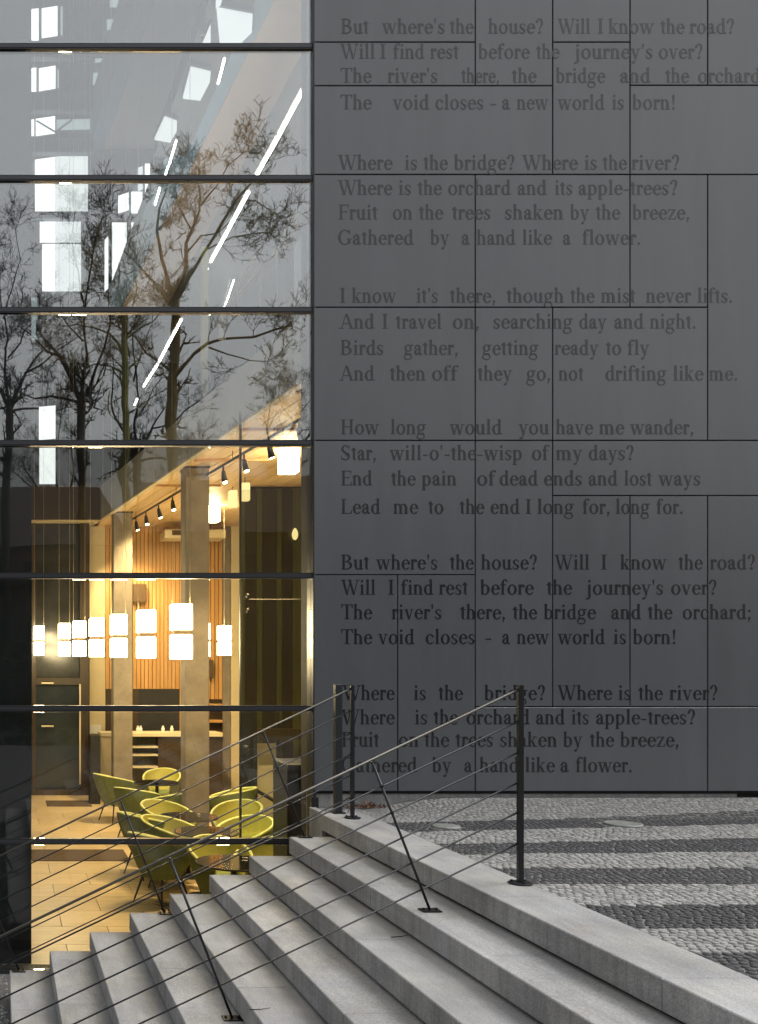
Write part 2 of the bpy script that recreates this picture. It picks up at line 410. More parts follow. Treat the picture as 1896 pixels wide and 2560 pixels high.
# ---------------------------------------------------------------- clad wall with the poem
cw = thing('cladding_wall', 'grey panelled wall printed with a poem, right of the glass facade', 'wall', (0,0,0))
def wx(px): return X(px, YW)
def wz(py): return Z(py, YW)
X0,XA,XB,XC,XD,XE,XF = 785,995,1189,1382.5,1576,1770,1964
TOP = -260
rects = [(X0,TOP,XB,105),(X0,105,XB,214),(XB,TOP,XC,214),(X0,214,XC,436),(XC,TOP,XD,105),(XC,105,XD,436),(XD,TOP,XE,213),(XE,TOP,XF,213),
 (XD,213,XF+190,436),(X0,436,XB,768),(XB,436,XD,768),(XD,436,XE,768),(XE,436,XF,1101),(X0,768,XB,1101),(XB,768,XC,1101),(XC,768,XE,1101),
 (X0,1101,XB,1437),(XB,1101,XC,1767),(XC,1101,XF,1239),(XC,1239,XD,1767),(XD,1239,XE,1767),(XE,1239,XF,1767),
 (X0,1437,XA,1979),(XA,1437,XB,1979),(XB,1767,XE,1979),(XE,1767,XF,1979),
 (XF,TOP,XF+190,213),(XF,436,XF+190,1101),(XF,1101,XF+190,1767),(XF,1767,XF+190,1979),
 (XF+190,TOP,XF+380,436),(XF+190,436,XF+380,1101),(XF+190,1101,XF+380,1979)]
g = .0045
for a, t, b, d in rects:
    q = MB(); x0, x1, z0, z1 = wx(a)+g, wx(b)-g, wz(d)+g, wz(t)-g; c = .003; y = YW
    n0 = len(q.v)
    q.v += [(x0,y+.03,z0),(x1,y+.03,z0),(x1,y+.03,z1),(x0,y+.03,z1),(x0,y+c,z0),(x1,y+c,z0),(x1,y+c,z1),(x0,y+c,z1),(x0+c,y,z0+c),(x1-c,y,z0+c),(x1-c,y,z1-c),(x0+c,y,z1-c)]
    for f in ((0,1,5,4),(1,2,6,5),(2,3,7,6),(3,0,4,7),(4,5,9,8),(5,6,10,9),(6,7,11,10),(7,4,8,11),(8,9,10,11)):
        q.f.append(f); q.m.append(0)
    q.build('panel', M['panel'], cw)
mb = MB(); mb.box((wx(X0)+.002, YW+.031, wz(1985)), (wx(XF+380), 8.45, wz(TOP))); mb.build('wall_core', M['back'], cw)
mb = MB(); mb.box((2.66, YW+.045, -.3), (wx(1853), 8.4, wz(1986))); mb.box((wx(1912),YW+.045,-.3),(wx(XF+380),8.4,wz(1986))); mb.build('plinth', M['stone'], cw)
mb = MB(); mb.box((wx(1858), YW+.01, -.012), (wx(1868), YW+.05, .08)); mb.box((wx(1880),YW+.02,-.012),(wx(1900),YW+.05,.07)); mb.build('vent', M['frame'], cw)
mb = MB(); mb.box((wx(1853), YW+.06, -.3), (wx(1912), 8.38, wz(1986))); mb.build('vent_recess', M['back'], cw)

# --- serif letters drawn stroke by stroke (em units; x-height .45, capitals .66)
TK, HN = .110, .042
class G:
    def __init__(s, adv): s.adv = adv; s.q = []
    def line(s, a, b, w):                      # straight stroke with horizontal cut ends
        s.q.append([(a[0]-w/2,a[1]),(a[0]+w/2,a[1]),(b[0]+w/2,b[1]),(b[0]-w/2,b[1])]); return s
    def bar(s, x0, x1, y, h=HN): s.q.append([(x0,y-h/2),(x1,y-h/2),(x1,y+h/2),(x0,y+h/2)]); return s
    def stem(s, x, y0, y1, w=TK, foot=.07, head=0, flag=0):
        s.line((x,y0),(x,y1),w)
        if foot: s.q.append([(x-w/2-foot,y0),(x+w/2+foot,y0),(x+w/2+foot,y0+.018),(x+w/2,y0+.038),(x-w/2,y0+.038),(x-w/2-foot,y0+.018)])
        if head: s.q.append([(x-w/2-head,y1-.018),(x-w/2,y1-.038),(x+w/2,y1-.038),(x+w/2+head,y1-.018),(x+w/2+head,y1),(x-w/2-head,y1)])
        if flag: s.q.append([(x-w/2-flag,y1-.045),(x-w/2,y1-.06),(x+w/2,y1-.06),(x+w/2,y1+.012)])
        return s
    def arc(s, cx, cy, rx, ry, a0, a1, tk=TK, hn=HN, n=18):
        out = []; inn = []
        for i in range(n+1):
            t = R(a0 + (a1-a0)*i/n); c, d = math.cos(t), math.sin(t)
            out.append((cx+rx*c, cy+ry*d)); inn.append((cx+(rx-tk)*c, cy+(ry-hn)*d))
        for i in range(n): s.q.append([out[i],out[i+1],inn[i+1],inn[i]])
        return s
    def dot(s, x, y, r=.055):
        s.q.append([(x+r*math.cos(t*math.pi/5), y+r*math.sin(t*math.pi/5)) for t in range(10)]); return s
    def pl(s, *p): s.q.append(list(p)); return s
GL = {}
xh = .45
GL['a'] = G(.44).arc(.17,.125,.135,.135,60,330).arc(.20,.31,.145,.15,10,165,.09).line((.30,.05),(.30,.33),TK-.01).pl((.16,.235),(.26,.275),(.26,.31),(.13,.25)).pl((.255,.06),(.35,-.01),(.44,.035),(.44,.06),(.345,.06)).dot(.085,.325,.045)
GL['b'] = G(.50).stem(.11,0,.68,foot=0,flag=.06).arc(.24,.22,.21,.235,-150,150)
GL['c'] = G(.44).arc(.235,.222,.205,.235,45,315).dot(.36,.345,.05).pl((.33,.045),(.40,.13),(.42,.12),(.36,.03))
GL['d'] = G(.50).stem(.37,.0,.68,foot=0,flag=.06).arc(.245,.22,.21,.235,30,330).pl((.37,0),(.50,.012),(.50,.035),(.40,.06))
GL['e'] = G(.44).arc(.235,.222,.205,.235,0,318).bar(.06,.43,.255,.034).pl((.33,.045),(.40,.13),(.42,.12),(.36,.03))
GL['f'] = G(.32).stem(.13,0,.54,foot=.05).arc(.23,.53,.145,.155,60,180,.095).bar(.01,.29,.435,.034).dot(.31,.625,.045)
GL['g'] = G(.50).arc(.23,.30,.18,.165,0,360,.09).bar(.34,.48,.43,.045).arc(.22,-.09,.205,.135,0,360,.05,.038).pl((.10,.17),(.16,.17),(.12,.075),(.36,.06),(.38,-.01),(.06,.02))
GL['h'] = G(.50).stem(.115,0,.68,foot=.05,flag=.06).arc(.235,.29,.18,.165,0,140).stem(.37,0,.30,foot=.05)
GL['i'] = G(.28).stem(.14,0,xh,foot=.065,flag=.065).dot(.135,.60,.06)
GL['j'] = G(.28).stem(.15,-.10,xh,foot=0,flag=.065).arc(.06,-.10,.138,.115,-110,0,.095).dot(.03,-.185,.042).dot(.15,.60,.06)
GL['k'] = G(.50).stem(.115,0,.68,foot=.05,flag=.06).line((.16,.20),(.36,.43),.045).line((.37,.0),(.22,.26),.11).bar(.25,.46,.44,.028).bar(.27,.50,.014,.028)
GL['l'] = G(.28).stem(.14,0,.68,foot=.065,flag=.065)
GL['m'] = G(.78).stem(.115,0,xh,foot=.05,flag=.06).arc(.235,.29,.18,.165,0,140).stem(.37,0,.30,foot=.05).arc(.49,.29,.18,.165,0,140).stem(.63,0,.30,foot=.05)
GL['n'] = G(.50).stem(.115,0,xh,foot=.05,flag=.06).arc(.235,.29,.18,.165,0,140).stem(.37,0,.30,foot=.05)
GL['o'] = G(.50).arc(.25,.222,.22,.238,0,360)
GL['p'] = G(.50).stem(.115,-.215,xh,foot=.05,flag=.06).arc(.25,.22,.21,.235,-150,150)
GL['r'] = G(.34).stem(.115,0,xh,foot=.055,flag=.06).arc(.24,.31,.14,.145,55,160,.10).dot(.29,.375,.055)
GL['s'] = G(.38).arc(.19,.335,.14,.12,40,235,.085).arc(.185,.118,.15,.128,-140,55,.085).pl((.07,.29),(.12,.31),(.32,.16),(.30,.10),(.26,.12)).pl((.30,.42),(.325,.42),(.325,.30),(.30,.30)).pl((.045,.02),(.07,.02),(.07,.15),(.045,.15))
GL['t'] = G(.30).line((.145,.06),(.145,.55),TK).bar(.01,.28,.435,.034).arc(.20,.10,.105,.11,180,300,.09).pl((.02,.43),(.11,.57),(.11,.43))
GL['u'] = G(.50).stem(.115,.13,xh,foot=0,flag=.06).arc(.24,.16,.175,.17,180,320).stem(.37,0,xh,foot=0,flag=.06).pl((.37,0),(.50,.012),(.50,.035),(.40,.06))
def serif(gx, x0, x1, y=xh-.014): return gx.bar(x0, x1, y, .028)
GL['v'] = serif(serif(G(.48).line((.245,-.01),(.09,.45),.10).line((.245,-.01),(.38,.45),.042),.0,.19),.29,.47)
GL['w'] = serif(serif(G(.72).line((.23,-.01),(.09,.45),.10).line((.23,-.01),(.36,.45),.042).line((.50,-.01),(.36,.45),.10).line((.50,-.01),(.63,.45),.042),.0,.45),.55,.72)
GL['y'] = serif(serif(G(.48).line((.26,-.0),(.10,.45),.10).line((.17,-.20),(.39,.45),.042).dot(.11,-.165,.05).pl((.11,-.215),(.19,-.20),(.2,-.15),(.11,-.15)),.01,.20),.30,.48)
GL['z'] = G(.44).bar(.04,.40,.435,.034).bar(.03,.41,.017,.034).line((.085,.02),(.345,.43),.10).pl((.04,.43),(.04,.32),(.065,.32),(.09,.43)).pl((.41,.02),(.41,.14),(.385,.14),(.36,.02))
GL['A'] = G(.70).line((.61,0),(.36,.66),.105).line((.12,0),(.335,.66),.042).bar(.19,.52,.22,.034).bar(.0,.24,.014,.028).bar(.48,.70,.014,.028)
GL['B'] = G(.64).stem(.17,0,.66,foot=.07,head=.07).arc(.30,.505,.23,.158,-90,90).arc(.30,.185,.285,.187,-90,90).bar(.17,.31,.642,.036).bar(.17,.31,.353,.034).bar(.17,.31,.018,.036)
GL['E'] = G(.60).stem(.17,0,.66,foot=.07,head=.07).bar(.17,.55,.642,.036).bar(.17,.45,.345,.034).bar(.17,.56,.018,.036).pl((.55,.66),(.55,.50),(.525,.50),(.49,.65)).pl((.57,0),(.59,.17),(.565,.17),(.50,.02)).bar(.435,.455,.345,.13)
GL['F'] = G(.56).stem(.17,0,.66,foot=.08,head=.07).bar(.17,.53,.642,.036).bar(.17,.43,.345,.034).pl((.54,.66),(.54,.50),(.515,.50),(.48,.65)).bar(.42,.44,.345,.14)
GL['G'] = G(.70).arc(.345,.33,.315,.345,40,330,.11).stem(.56,.05,.27,foot=0,head=.07).pl((.59,.66),(.59,.46),(.57,.46),(.52,.60),(.57,.66))
GL['H'] = G(.72).stem(.165,0,.66,foot=.07,head=.07).stem(.555,0,.66,foot=.07,head=.07).bar(.16,.56,.34,.034)
GL['I'] = G(.34).stem(.17,0,.66,foot=.075,head=.075)
GL['L'] = G(.60).stem(.17,0,.66,foot=.07,head=.07).bar(.17,.55,.018,.036).pl((.56,0),(.59,.18),(.565,.18),(.49,.02))
GL['S'] = G(.56).arc(.27,.49,.20,.185,30,235,.105).arc(.28,.175,.21,.19,-145,55,.105).pl((.09,.42),(.16,.45),(.47,.24),(.45,.15),(.38,.17)).pl((.44,.66),(.47,.66),(.47,.47),(.445,.47)).pl((.05,0),(.08,0),(.075,.20),(.05,.20))
GL['T'] = G(.60).stem(.30,0,.66,foot=.085).bar(.03,.57,.642,.036).pl((.02,.66),(.02,.49),(.045,.49),(.10,.65)).pl((.58,.66),(.58,.49),(.555,.49),(.50,.65))
GL['W'] = G(.94).line((.32,-.01),(.11,.66),.105).line((.32,-.01),(.49,.66),.042).line((.66,-.01),(.44,.66),.105).line((.66,-.01),(.85,.66),.042).bar(.0,.24,.646,.028).bar(.34,.56,.646,.028).bar(.74,.95,.646,.028)
GL['?'] = G(.44).arc(.21,.50,.17,.175,-30,165,.105).dot(.085,.52,.05).pl((.28,.42),(.37,.42),(.24,.20),(.205,.20)).line((.215,.155),(.215,.25),.03).dot(.215,.05,.06)
GL['.'] = G(.25).dot(.12,.05,.06)
GL[','] = G(.25).dot(.12,.05,.06).pl((.10,.04),(.175,.05),(.10,-.13),(.06,-.12))
GL[';'] = G(.27).dot(.13,.05,.06).pl((.11,.04),(.185,.05),(.11,-.13),(.07,-.12)).dot(.13,.37,.06)
GL['!'] = G(.30).pl((.09,.60),(.21,.60),(.165,.19),(.135,.19)).dot(.15,.60,.06).dot(.15,.05,.06)
GL["'"] = G(.20).pl((.05,.66),(.15,.66),(.115,.44),(.085,.44))
GL['-'] = G(.34).bar(.04,.29,.215,.055)
SC = .6755
LINES = [
 (0,124,[("But",107,210),("where's",262,492),("the",512,598),("house?",655,858),("Will",912,1030),("I",1055,1083),("know",1100,1265),("the",1292,1378),("road?",1400,1565)]),
 (0,217,[("Will",107,233),("I",257,270),("find",303,415),("rest",440,543),("before",618,805),("the",832,915),("journey's",975,1262),("over?",1285,1448)]),
 (0,306,[("The",108,220),("river's",282,465),("there,",555,695),("the",742,830),("bridge",905,1085),("and",1142,1252),("the",1310,1395),("orchard;",1430,1680)]),
 (0,405,[("The",108,220),("void",302,433),("closes",458,635),("-",662,682),("a",705,732),("new",760,875),("world",912,1082),("is",1112,1155),("born!",1188,1348)]),
 (0,628,[("Where",98,297),("is",345,390),("the",415,502),("bridge?",528,752),("Where",780,983),("is",1010,1055),("the",1078,1165),("river?",1185,1362)]),
 (0,721,[("Where",98,297),("is",322,368),("the",393,480),("orchard",505,735),("and",762,868),("its",900,965),("apple-trees?",988,1355)]),
 (0,812,[("Fruit",98,243),("on",300,372),("the",398,485),("trees",520,662),("shaken",715,930),("by",958,1025),("the",1052,1140),("breeze,",1188,1400)]),
 (500,165,[("Gathered",98,375),("by",440,508),("a",555,583),("hand",612,752),("like",780,888),("a",930,958),("flower.",1003,1218)]),
 (500,380,[("I",107,122),("know",150,312),("it's",388,467),("there,",512,682),("though",722,932),("the",958,1045),("mist",1072,1197),("never",1238,1402),("lifts.",1428,1558)]),
 (500,476,[("And",103,230),("I",262,280),("travel",312,480),("on,",522,622),("searching",672,965),("day",990,1090),("and",1120,1227),("night.",1253,1423)]),
 (500,573,[("Birds",105,265),("gather,",342,543),("getting",632,838),("ready",900,1060),("to",1090,1145),("fly",1170,1248)]),
 (500,668,[("And",103,230),("then",290,420),("off",445,538),("they",615,740),("go,",795,885),("not",915,1005),("drifting",1087,1312),("like",1338,1448),("me.",1472,1577)]),
 (500,867,[("How",107,247),("long",292,422),("would",512,702),("you",767,877),("have",905,1040),("me",1065,1155),("wander,",1180,1415)]),
 (1040,163,[("Star,",107,240),("will-o'-the-wisp",290,778),("of",815,875),("my",905,1000),("days?",1025,1193)]),
 (1040,257,[("End",107,222),("the",295,383),("pain",408,535),("of",612,677),("dead",695,835),("ends",860,1000),("and",1025,1130),("lost",1157,1258),("ways",1285,1438)]),
 (1040,362,[("Lead",107,252),("me",303,392),("to",432,487),("the",548,637),("end",662,768),("I",793,810),("long",835,970),("for,",1003,1105),("long",1125,1250),("for.",1277,1375)]),
 (1040,568,[("But",107,212),("where's",240,465),("the",512,598),("house?",628,835),("Will",900,1027),("I",1072,1090),("know",1143,1312),("the",1358,1445),("road?",1475,1642)]),
 (1040,661,[("Will",110,235),("I",285,302),("find",332,448),("rest",472,577),("before",625,820),("the",870,962),("journey's",1018,1300),("over?",1330,1500)]),
 (1040,752,[("The",110,222),("river's",297,480),("there,",550,718),("the",745,832),("bridge",860,1050),("and",1108,1217),("the",1245,1333),("orchard;",1373,1628)]),
 (1500,163,[("The",110,222),("void",248,378),("closes",422,603),("-",645,663),("a",705,732),("new",760,877),("world",912,1083),("is",1117,1163),("born!",1190,1350)]),
 (1500,370,[("Where",115,305),("is",378,422),("the",470,558),("bridge?",640,865),("Where",910,1110),("is",1135,1180),("the",1210,1297),("river?",1325,1503)]),
 (1500,460,[("Where",110,305),("is",382,427),("the",452,540),("orchard",573,805),("and",830,935),("its",962,1025),("apple-trees?",1052,1420)]),
 (1500,543,[("Fruit",110,248),("on",322,395),("the",418,507),("trees",533,670),("shaken",697,907),("by",932,1000),("the",1030,1117),("breeze,",1143,1360)]),
 (1500,637,[("Gathered",110,388),("by",447,515),("a",565,592),("hand",622,765),("like",790,898),("a",920,950),("flower.",978,1187)]),
]
EM = 37 / .66 * YW / F
for y0c, bc, words in LINES:
    mb = MB(); base = wz(y0c + bc*SC)
    for wd, a, b in words:
        x0 = wx(780 + a*SC); x1 = wx(780 + b*SC)
        if wd in ('I', '-'):                              # single narrow signs keep their natural width
            cxm = (x0+x1)/2; adv = GL[wd].adv*EM; x0, x1 = cxm-adv*.42, cxm+adv*.42
        tot = sum(GL[c].adv for c in wd); k = (x1-x0)/(tot - .06); pen = 0
        for c in wd:
            gx = GL[c]
            for i, q in enumerate(gx.q):
                yy = YW - .0012 - (i % 60)*.00004
                area = sum(q[j][0]*q[(j+1)%len(q)][1]-q[(j+1)%len(q)][0]*q[j][1] for j in range(len(q)))
                if area < 0: q = q[::-1]
                mb.poly([(x0 + (pen-.03+p[0])*k, yy, base + p[1]*EM) for p in q])
            pen += gx.adv
    mb.build('line_of_lettering', M['letter'], cw)

# ---------------------------------------------------------------- glass facade
gf = thing('glass_facade', 'tall glass front divided by dark horizontal transoms', 'window wall', (0,YG,0))
zs = [FL, Z(2104,YG), Z(1772,YG), Z(1441,YG), Z(1110,YG), Z(778.5,YG), Z(449.5,YG), Z(121,YG), Z(-209,YG)]
XR = X(779, YG); XL = -.30
gf.location = (0,0,0)
for (xa, xb) in ((XL+.001, XR), (-3.0, XL-.03)):
    for i in range(8):
        hw = (xb-xa)/2-.004; hh = (zs[i+1]-zs[i])/2-.030
        q = MB(); q.box((-hw, -.006, -hh), (hw, .006, hh))
        po = q.build('pane', M[('glass_l','glass_l','glass_l','glass_k','glass_m','glass','glass','glass')[i]], gf)  # weaker reflection built into the glass of the lower rows
        po.location = ((xa+xb)/2, YG, (zs[i]+zs[i+1])/2); po.rotation_euler = (R((0,0,.02,-.03,.03,-.10,.08,.05)[i]), 0, R((0,0,0,.02,-.02,.03,-.05,.04)[i]))
for i, z in enumerate(zs[1:], 1):
    q = MB(); q.box((-3.0, YG-.028, z-.020), (XR+.0, YG+.03, z+.029)); q.build('transom', M['frame'], gf)
    q = MB(); q.box((-3.0, YG-.032, z-.008), (XR+.0, YG-.0285, z+.016)); q.build('pressure_cap', M['frame2'], gf)
q = MB(); q.box((XR, YG-.045, FL), (X(787,YG), YG+.12, Z(-240,YG))); q.build('mullion', M['frame'], gf)
q = MB(); q.box((XL-.03, YG-.028, FL), (XL, YG+.10, Z(-209,YG)-.031)); q.build('mullion', M['frame'], gf)
q = MB(); q.box((-3.0, YG-.03, FL), (XR-.001, YG+.05, FL+.028)); q.build('sill', M['frame'], gf)
# base pier under the corner mullion
q = MB(); q.box((X(774,YG), YG-.05, FL), (X(797,YG-.05), YG-.046, Z(1992,YG))); q.build('corner_plate', M['back'], gf)
# black pier just behind the left end of the glass
mb = MB(); mb.box((-3.4, 8.45, FL), (X(79,8.45), 8.72, 19)); mb.build('black_pier', M['pier'], label='black pier behind the left end of the glass facade', cat='wall')
# drain grille at the foot of the glass
dg = thing('floor_grille', 'slotted metal floor grille along the foot of the glass', 'grille', (0,0,0))
mb = MB(); mb.box((.25,7.98,FL),(2.5,8.13,FL+.006)); mb.build('grille_frame', M['back'], dg)
mb = MB()
for i in range(60): mb.box((.27+i*.037, 8.0, FL+.006), (.285+i*.037, 8.11, FL+.016))
mb.build('bars', M['cream'], dg, kind='stuff')

# ---------------------------------------------------------------- railings
def railing(y, label, xend, group, s=1.0, posts_top=True):
    r = thing('railing', label, 'railing', (xend, y, 0), 0, group)
    def rel(p): return (p[0]-xend, p[1]-y, p[2])
    SL = RISE/RUN
    zt0 = 1.083 - (2.876-xend)*SL
    xl = -1.35
    q = MB(); q.tube([rel((xend, y, zt0)), rel((xl, y, zt0-(xend-xl)*SL))], .0078, 10); q.build('handrail', M['bright_steel'], r, True)
    for dz in (.175,.348,.515,.68,.853):
        q = MB(); q.tube([rel((xend, y, zt0-dz)), rel((xl, y, zt0-dz-(xend-xl)*SL))], .0050, 6); q.build('rod', M['steel'], r, True)
    q = MB(); q.box(rel((xend-.014,y-.012,.0)), rel((xend+.014,y+.012,zt0+.02))); q.build('post', M['steel'], r)
    q = MB(); q.lathe([(.062,0),(.062,.007),(.058,.009)], rel((xend,y,.001)), 24)
    for k in range(3):
        t = k*2.1+.5; q.lathe([(.008,.009),(.008,.018),(.004,.020)], rel((xend+.043*math.cos(t), y+.043*math.sin(t), .001)), 6)
    q.build('base_plate', M['steel'], r)
    for xb, zb in ((2.375,-.15),(1.277,-.75),(.13,-1.20)):
        t = (zt0-(xend-xb)*SL - zb) / (1 + SL*.384)
        top = (xb-.384*t, y, zb+t-.01)
        q = MB(); q.tube([rel((xb,y,zb+.005)), rel(top)], .0075, 8); q.build('leaning_post', M['steel'], r, True)
        q = MB(); q.box(rel((xb-.052,y-.038,zb+.0015)), rel((xb+.052,y+.038,zb+.008)))
        for a in (-.036,.036):
            q.lathe([(.008,.008),(.008,.016),(.004,.018)], rel((xb+a, y, zb)), 6)
        q.build('base_plate', M['steel'], r)
        for dz in (.175,.348,.515,.68,.853):
            tt = t - dz/(1+SL*.384)
            if tt > .05:
                q = MB(); q.lathe([(.0095,-.008),(.0095,.008)], rel((xb-.384*tt, y, zb+tt)), 8); q.build('clamp', M['steel'], r)
    return r
railing(5.33, 'near cable railing slanting down across the steps, ending at the post on the plaza kerb', 2.876, 'stair railings')
railing(7.54, 'far cable railing at the head of the steps just in front of the glass', 2.75, 'stair railings')
xq, yq = X(845,7.80), 7.80
mb = MB(); mb.cbox((xq-.028,yq-.028,.0), (xq+.028,yq+.028,1.045), .003); sp = thing('square_post', 'thick black square post on the plaza corner beside the thin railing post', 'post', (0,0,0))
mb.build('shaft', M['frame'], sp)
mb = MB(); mb.box((xq-.05,yq-.05,.0012),(xq+.05,yq+.05,.008)); mb.build('foot', M['steel'], sp)
# dried leaves against the plinth
mb = MB()
for i in range(240):
    t = random.gauss(0,1); x = X(915,8.1)+t*.11; y = 8.12-abs(random.gauss(0,.04)); z = .004+abs(random.gauss(0,.02))*math.exp(-t*t*.4)
    a = Matrix.Rotation(random.random()*6, 3, Vector((random.random()-.5, random.random()-.5, 1)).normalized()); r = random.uniform(.008,.018)
    mb.poly([Vector((x,y,z)) + a @ Vector(v)*r for v in ((-1,0,0),(0,-.5,.2),(1,0,0),(0,.5,-.1))])
mb.build('dead_leaves', M['rust'], kind='stuff')

# ---------------------------------------------------------------- interior shell
mb = MB(); mb.poly([(-3.4,8.43,FL-.012),(10,8.43,FL-.012),(10,24.5,FL-.012),(-3.4,24.5,FL-.012)]); fl = mb.build('interior_floor', M['raw'], kind='structure')
tm = MB(); tm.cbox((.003,.003,0),(.897,.597,.012),.002); tme = tm.mesh('floor_tile', M['floor'])
r = 0; y = 8.43
while y < 20.4:
    x = .0 - .9*(r % 2)*.5 - .3
    while x < 4.9:
        inst(tme, 'floor_tile', fl, (x, y, FL-.012)); x += .9
    y += .6; r += 1
# hall walls and roof
bh = thing('hall', 'grey hall behind the glass with daylit back windows, skylights and striped ceiling', 'building', (0,0,0))
HZ = 14.0; CZ = 3.95
mb = MB(); mb.box((-3.4,24.0,FL-.01),(12,24.3,19)); mb.build('back_wall', M['gwall'], bh)
mb = MB(); mb.box((11.7,8.5,FL-.01),(12,24,19)); mb.build('side_wall', M['gwall'], bh)
mb = MB(); mb.box((-3.7,8.5,FL-.01),(-3.4,24,19)); mb.build('side_wall', M['gwall'], bh)
mb = MB(); mb.box((-3.7,8.46,19),(12,24.3,19.3)); mb.build('roof', M['gwall'], bh)
mb = MB(); mb.box((X(787,YG)+.01,8.47,FL-.01),(12,8.6,19)); mb.build('front_wall', M['back'], bh)
mb = MB(); mb.box((-3.7,8.46,Z(-209,YG)+.03),(X(787,YG),8.58,19)); mb.build('front_wall', M['back'], bh)
def cpt(px, py, H=HZ): y = F*(H-EYE)/(VY-py); return Vector(((px-VX)*y/F, y, H))
def edge(p0, p1, y, H=HZ):
    a, b = cpt(*p0, H), cpt(*p1, H); t = (y-a.y)/(b.y-a.y); return a.x + (b.x-a.x)*t
E1 = ((387,0),(300,257)); E2 = ((533,24),(387,349)); E2b = ((644,0),(465,363)); E3 = ((673,0),(508,387)); E4 = ((755,135),(630,358))
def strip(name, ea, eb, m, z0=HZ, z1=HZ+.12, offa=0, offb=0):
    q = MB(); ya, yb = 8.7, 23.99
    xa0 = edge(*ea, ya)+offa if ea else 11.6; xa1 = edge(*ea, yb)+offa if ea else 11.6
    xb0 = edge(*eb, ya)+offb if eb else 11.6; xb1 = edge(*eb, yb)+offb if eb else 11.6
    q.prism([(xa0,ya),(xb0,ya),(xb1,yb),(xa1,yb)], z0, z1); q.build(name, m, bh)
HR = 8.0
AA = ((516,24),(272,715)); BB = ((640,0),(420,490)); CCe = ((688,0),(302,775)); DD = ((760,126),(432,740))
def rstrip(ea, eb, m, dz, y0=8.7, y1=18.4):
    q = MB()
    def ex(e, y): return edge(*e, y, HR) if e else 11.6
    q.prism([(ex(ea,y0),y0),(ex(eb,y0),y0),(ex(eb,y1),y1),(ex(ea,y1),y1)], HR+dz, HR+dz+.25); q.build('ceiling_strip', m, bh)
AB = ((565,0),(290,715))
rstrip(AA, BB, M['gbeam'], .006, 8.7, 12.9); rstrip(AB, CCe, M['blue'], .012); rstrip(CCe, DD, M['pink'], .0); rstrip(DD, None, M['gceil'], .01)
strip('ceiling_strip', E1, None, M['beige'])
strip('ceiling_edge', E1, E1, M['blue'], HZ-.02, HZ+1.2, -.35, -.01)
mb = MB(); mb.box((X(100,23.9),23.9,Z(905,23.9)),(X(640,23.9),23.99,Z(800,23.9))); mb.build('wall_band', M['pinkwall'], bh)
for name, poly in (('a',[(542,24),(632,41),(630,82),(600,111),(550,111)]),('b',[(477,172),(527,184),(525,206),(501,252),(458,247)]),('c',[(412,296),(443,307),(442,329),(426,357),(387,350)]),('d',[(527,66),(527,113),(507,113)]),('e',[(540,8),(556,0),(552,14),(540,22)])):
    pts = [cpt(*p, HR-.08) for p in poly]; c = sum(pts, Vector())/len(pts)
    q = MB(); q.prism([(c.x+(p.x-c.x)*1.1, c.y+(p.y-c.y)*1.1) for p in pts], HR-.05, HR-.002); sk = q.build('skylight', M['gbeam'], bh)
    q = MB(); q.prism([(p.x,p.y) for p in pts], HR-.08, HR-.052); q.build('pane', M['day2'], sk)
def wwin(x0, y0, x1, y1, m='day', slope=0, bars=()):
    """window in the back wall, from its pixels on the plane y = 24"""
    yb = 23.97
    q = MB(); a, b = X(x0,yb), X(x1,yb); t0, t1, u0, u1 = Z(y0,yb), Z(y0-slope,yb), Z(y1,yb), Z(y1-slope,yb)
    q.hexa([(a,yb-.02,u0),(b,yb-.02,u1),(b,yb+.02,u1),(a,yb+.02,u0),(a,yb-.02,t0),(b,yb-.02,t1),(b,yb+.02,t1),(a,yb+.02,t0)])
    f = .03; p = MB()
    p.hexa([(a-f,yb+.01,u0-f),(b+f,yb+.01,u1-f),(b+f,yb+.028,u1-f),(a-f,yb+.028,u0-f),(a-f,yb+.01,t0+f),(b+f,yb+.01,t1+f),(b+f,yb+.028,t1+f),(a-f,yb+.028,t0+f)])
    fo = p.build('window', M['gbeam'], bh); q.build('pane', M[m], fo)
    for (bx0,by0,bx1,by1,th) in bars:
        z = MB(); z.tube([(X(bx0,yb),yb-.04,Z(by0,yb)),(X(bx1,yb),yb-.04,Z(by1,yb))], th, 5); z.build('bar', M['gbeam'], fo)
for wv in ((78,24,97,103,'day',2),(105,22,144,95,'day',6),(152,18,157,88,'day3',1),(77,172,91,232,'day',2),(98,172,139,228,'day',7),(144,175,148,220,'day3',0),
  (77,300,86,340,'day',1),(90,298,138,340,'day',7),(142,300,232,325,'day3',2),(88,400,139,450,'day',7),(140,393,220,450,'day2',12),(88,450.8,139,528,'day',0),(140,450.8,220,528,'day2',0),
  (100,552,139,606,'day',0),(140,552,203,606,'day2',0),(106,611,139,728,'day',0),(140,611,203,728,'day2',0),(78,745,94,800,'day3',0),(78,800,90,850,'day3',0),
  (275,0,322,18,'day3',0),(268,50,312,74,'day3',3),(238,148,274,156,'day3',2),(233,183,260,212,'day3',0),
  (329,480,356,533,'day',0),(363,410,375,533,'day',0),(296,490,322,533,'day',8),(345,420,357,478,'day2',4),(281,557,317,700,'day',0),(262,600,271,729,'day',8),(329,557,341,611,'day',0),
  (98,1018,139,1100,'day',4),(99,1120,139,1210,'day2',0)):
    wwin(*wv)
for a in (((92,302),(139,330)),((139,330),(180,300))):
    z = MB(); z.tube([(X(a[0][0],23.9),23.9,Z(a[0][1],23.9)),(X(a[1][0],23.9),23.9,Z(a[1][1],23.9))], .022, 6); z.build('brace', M['gbeam'], bh)
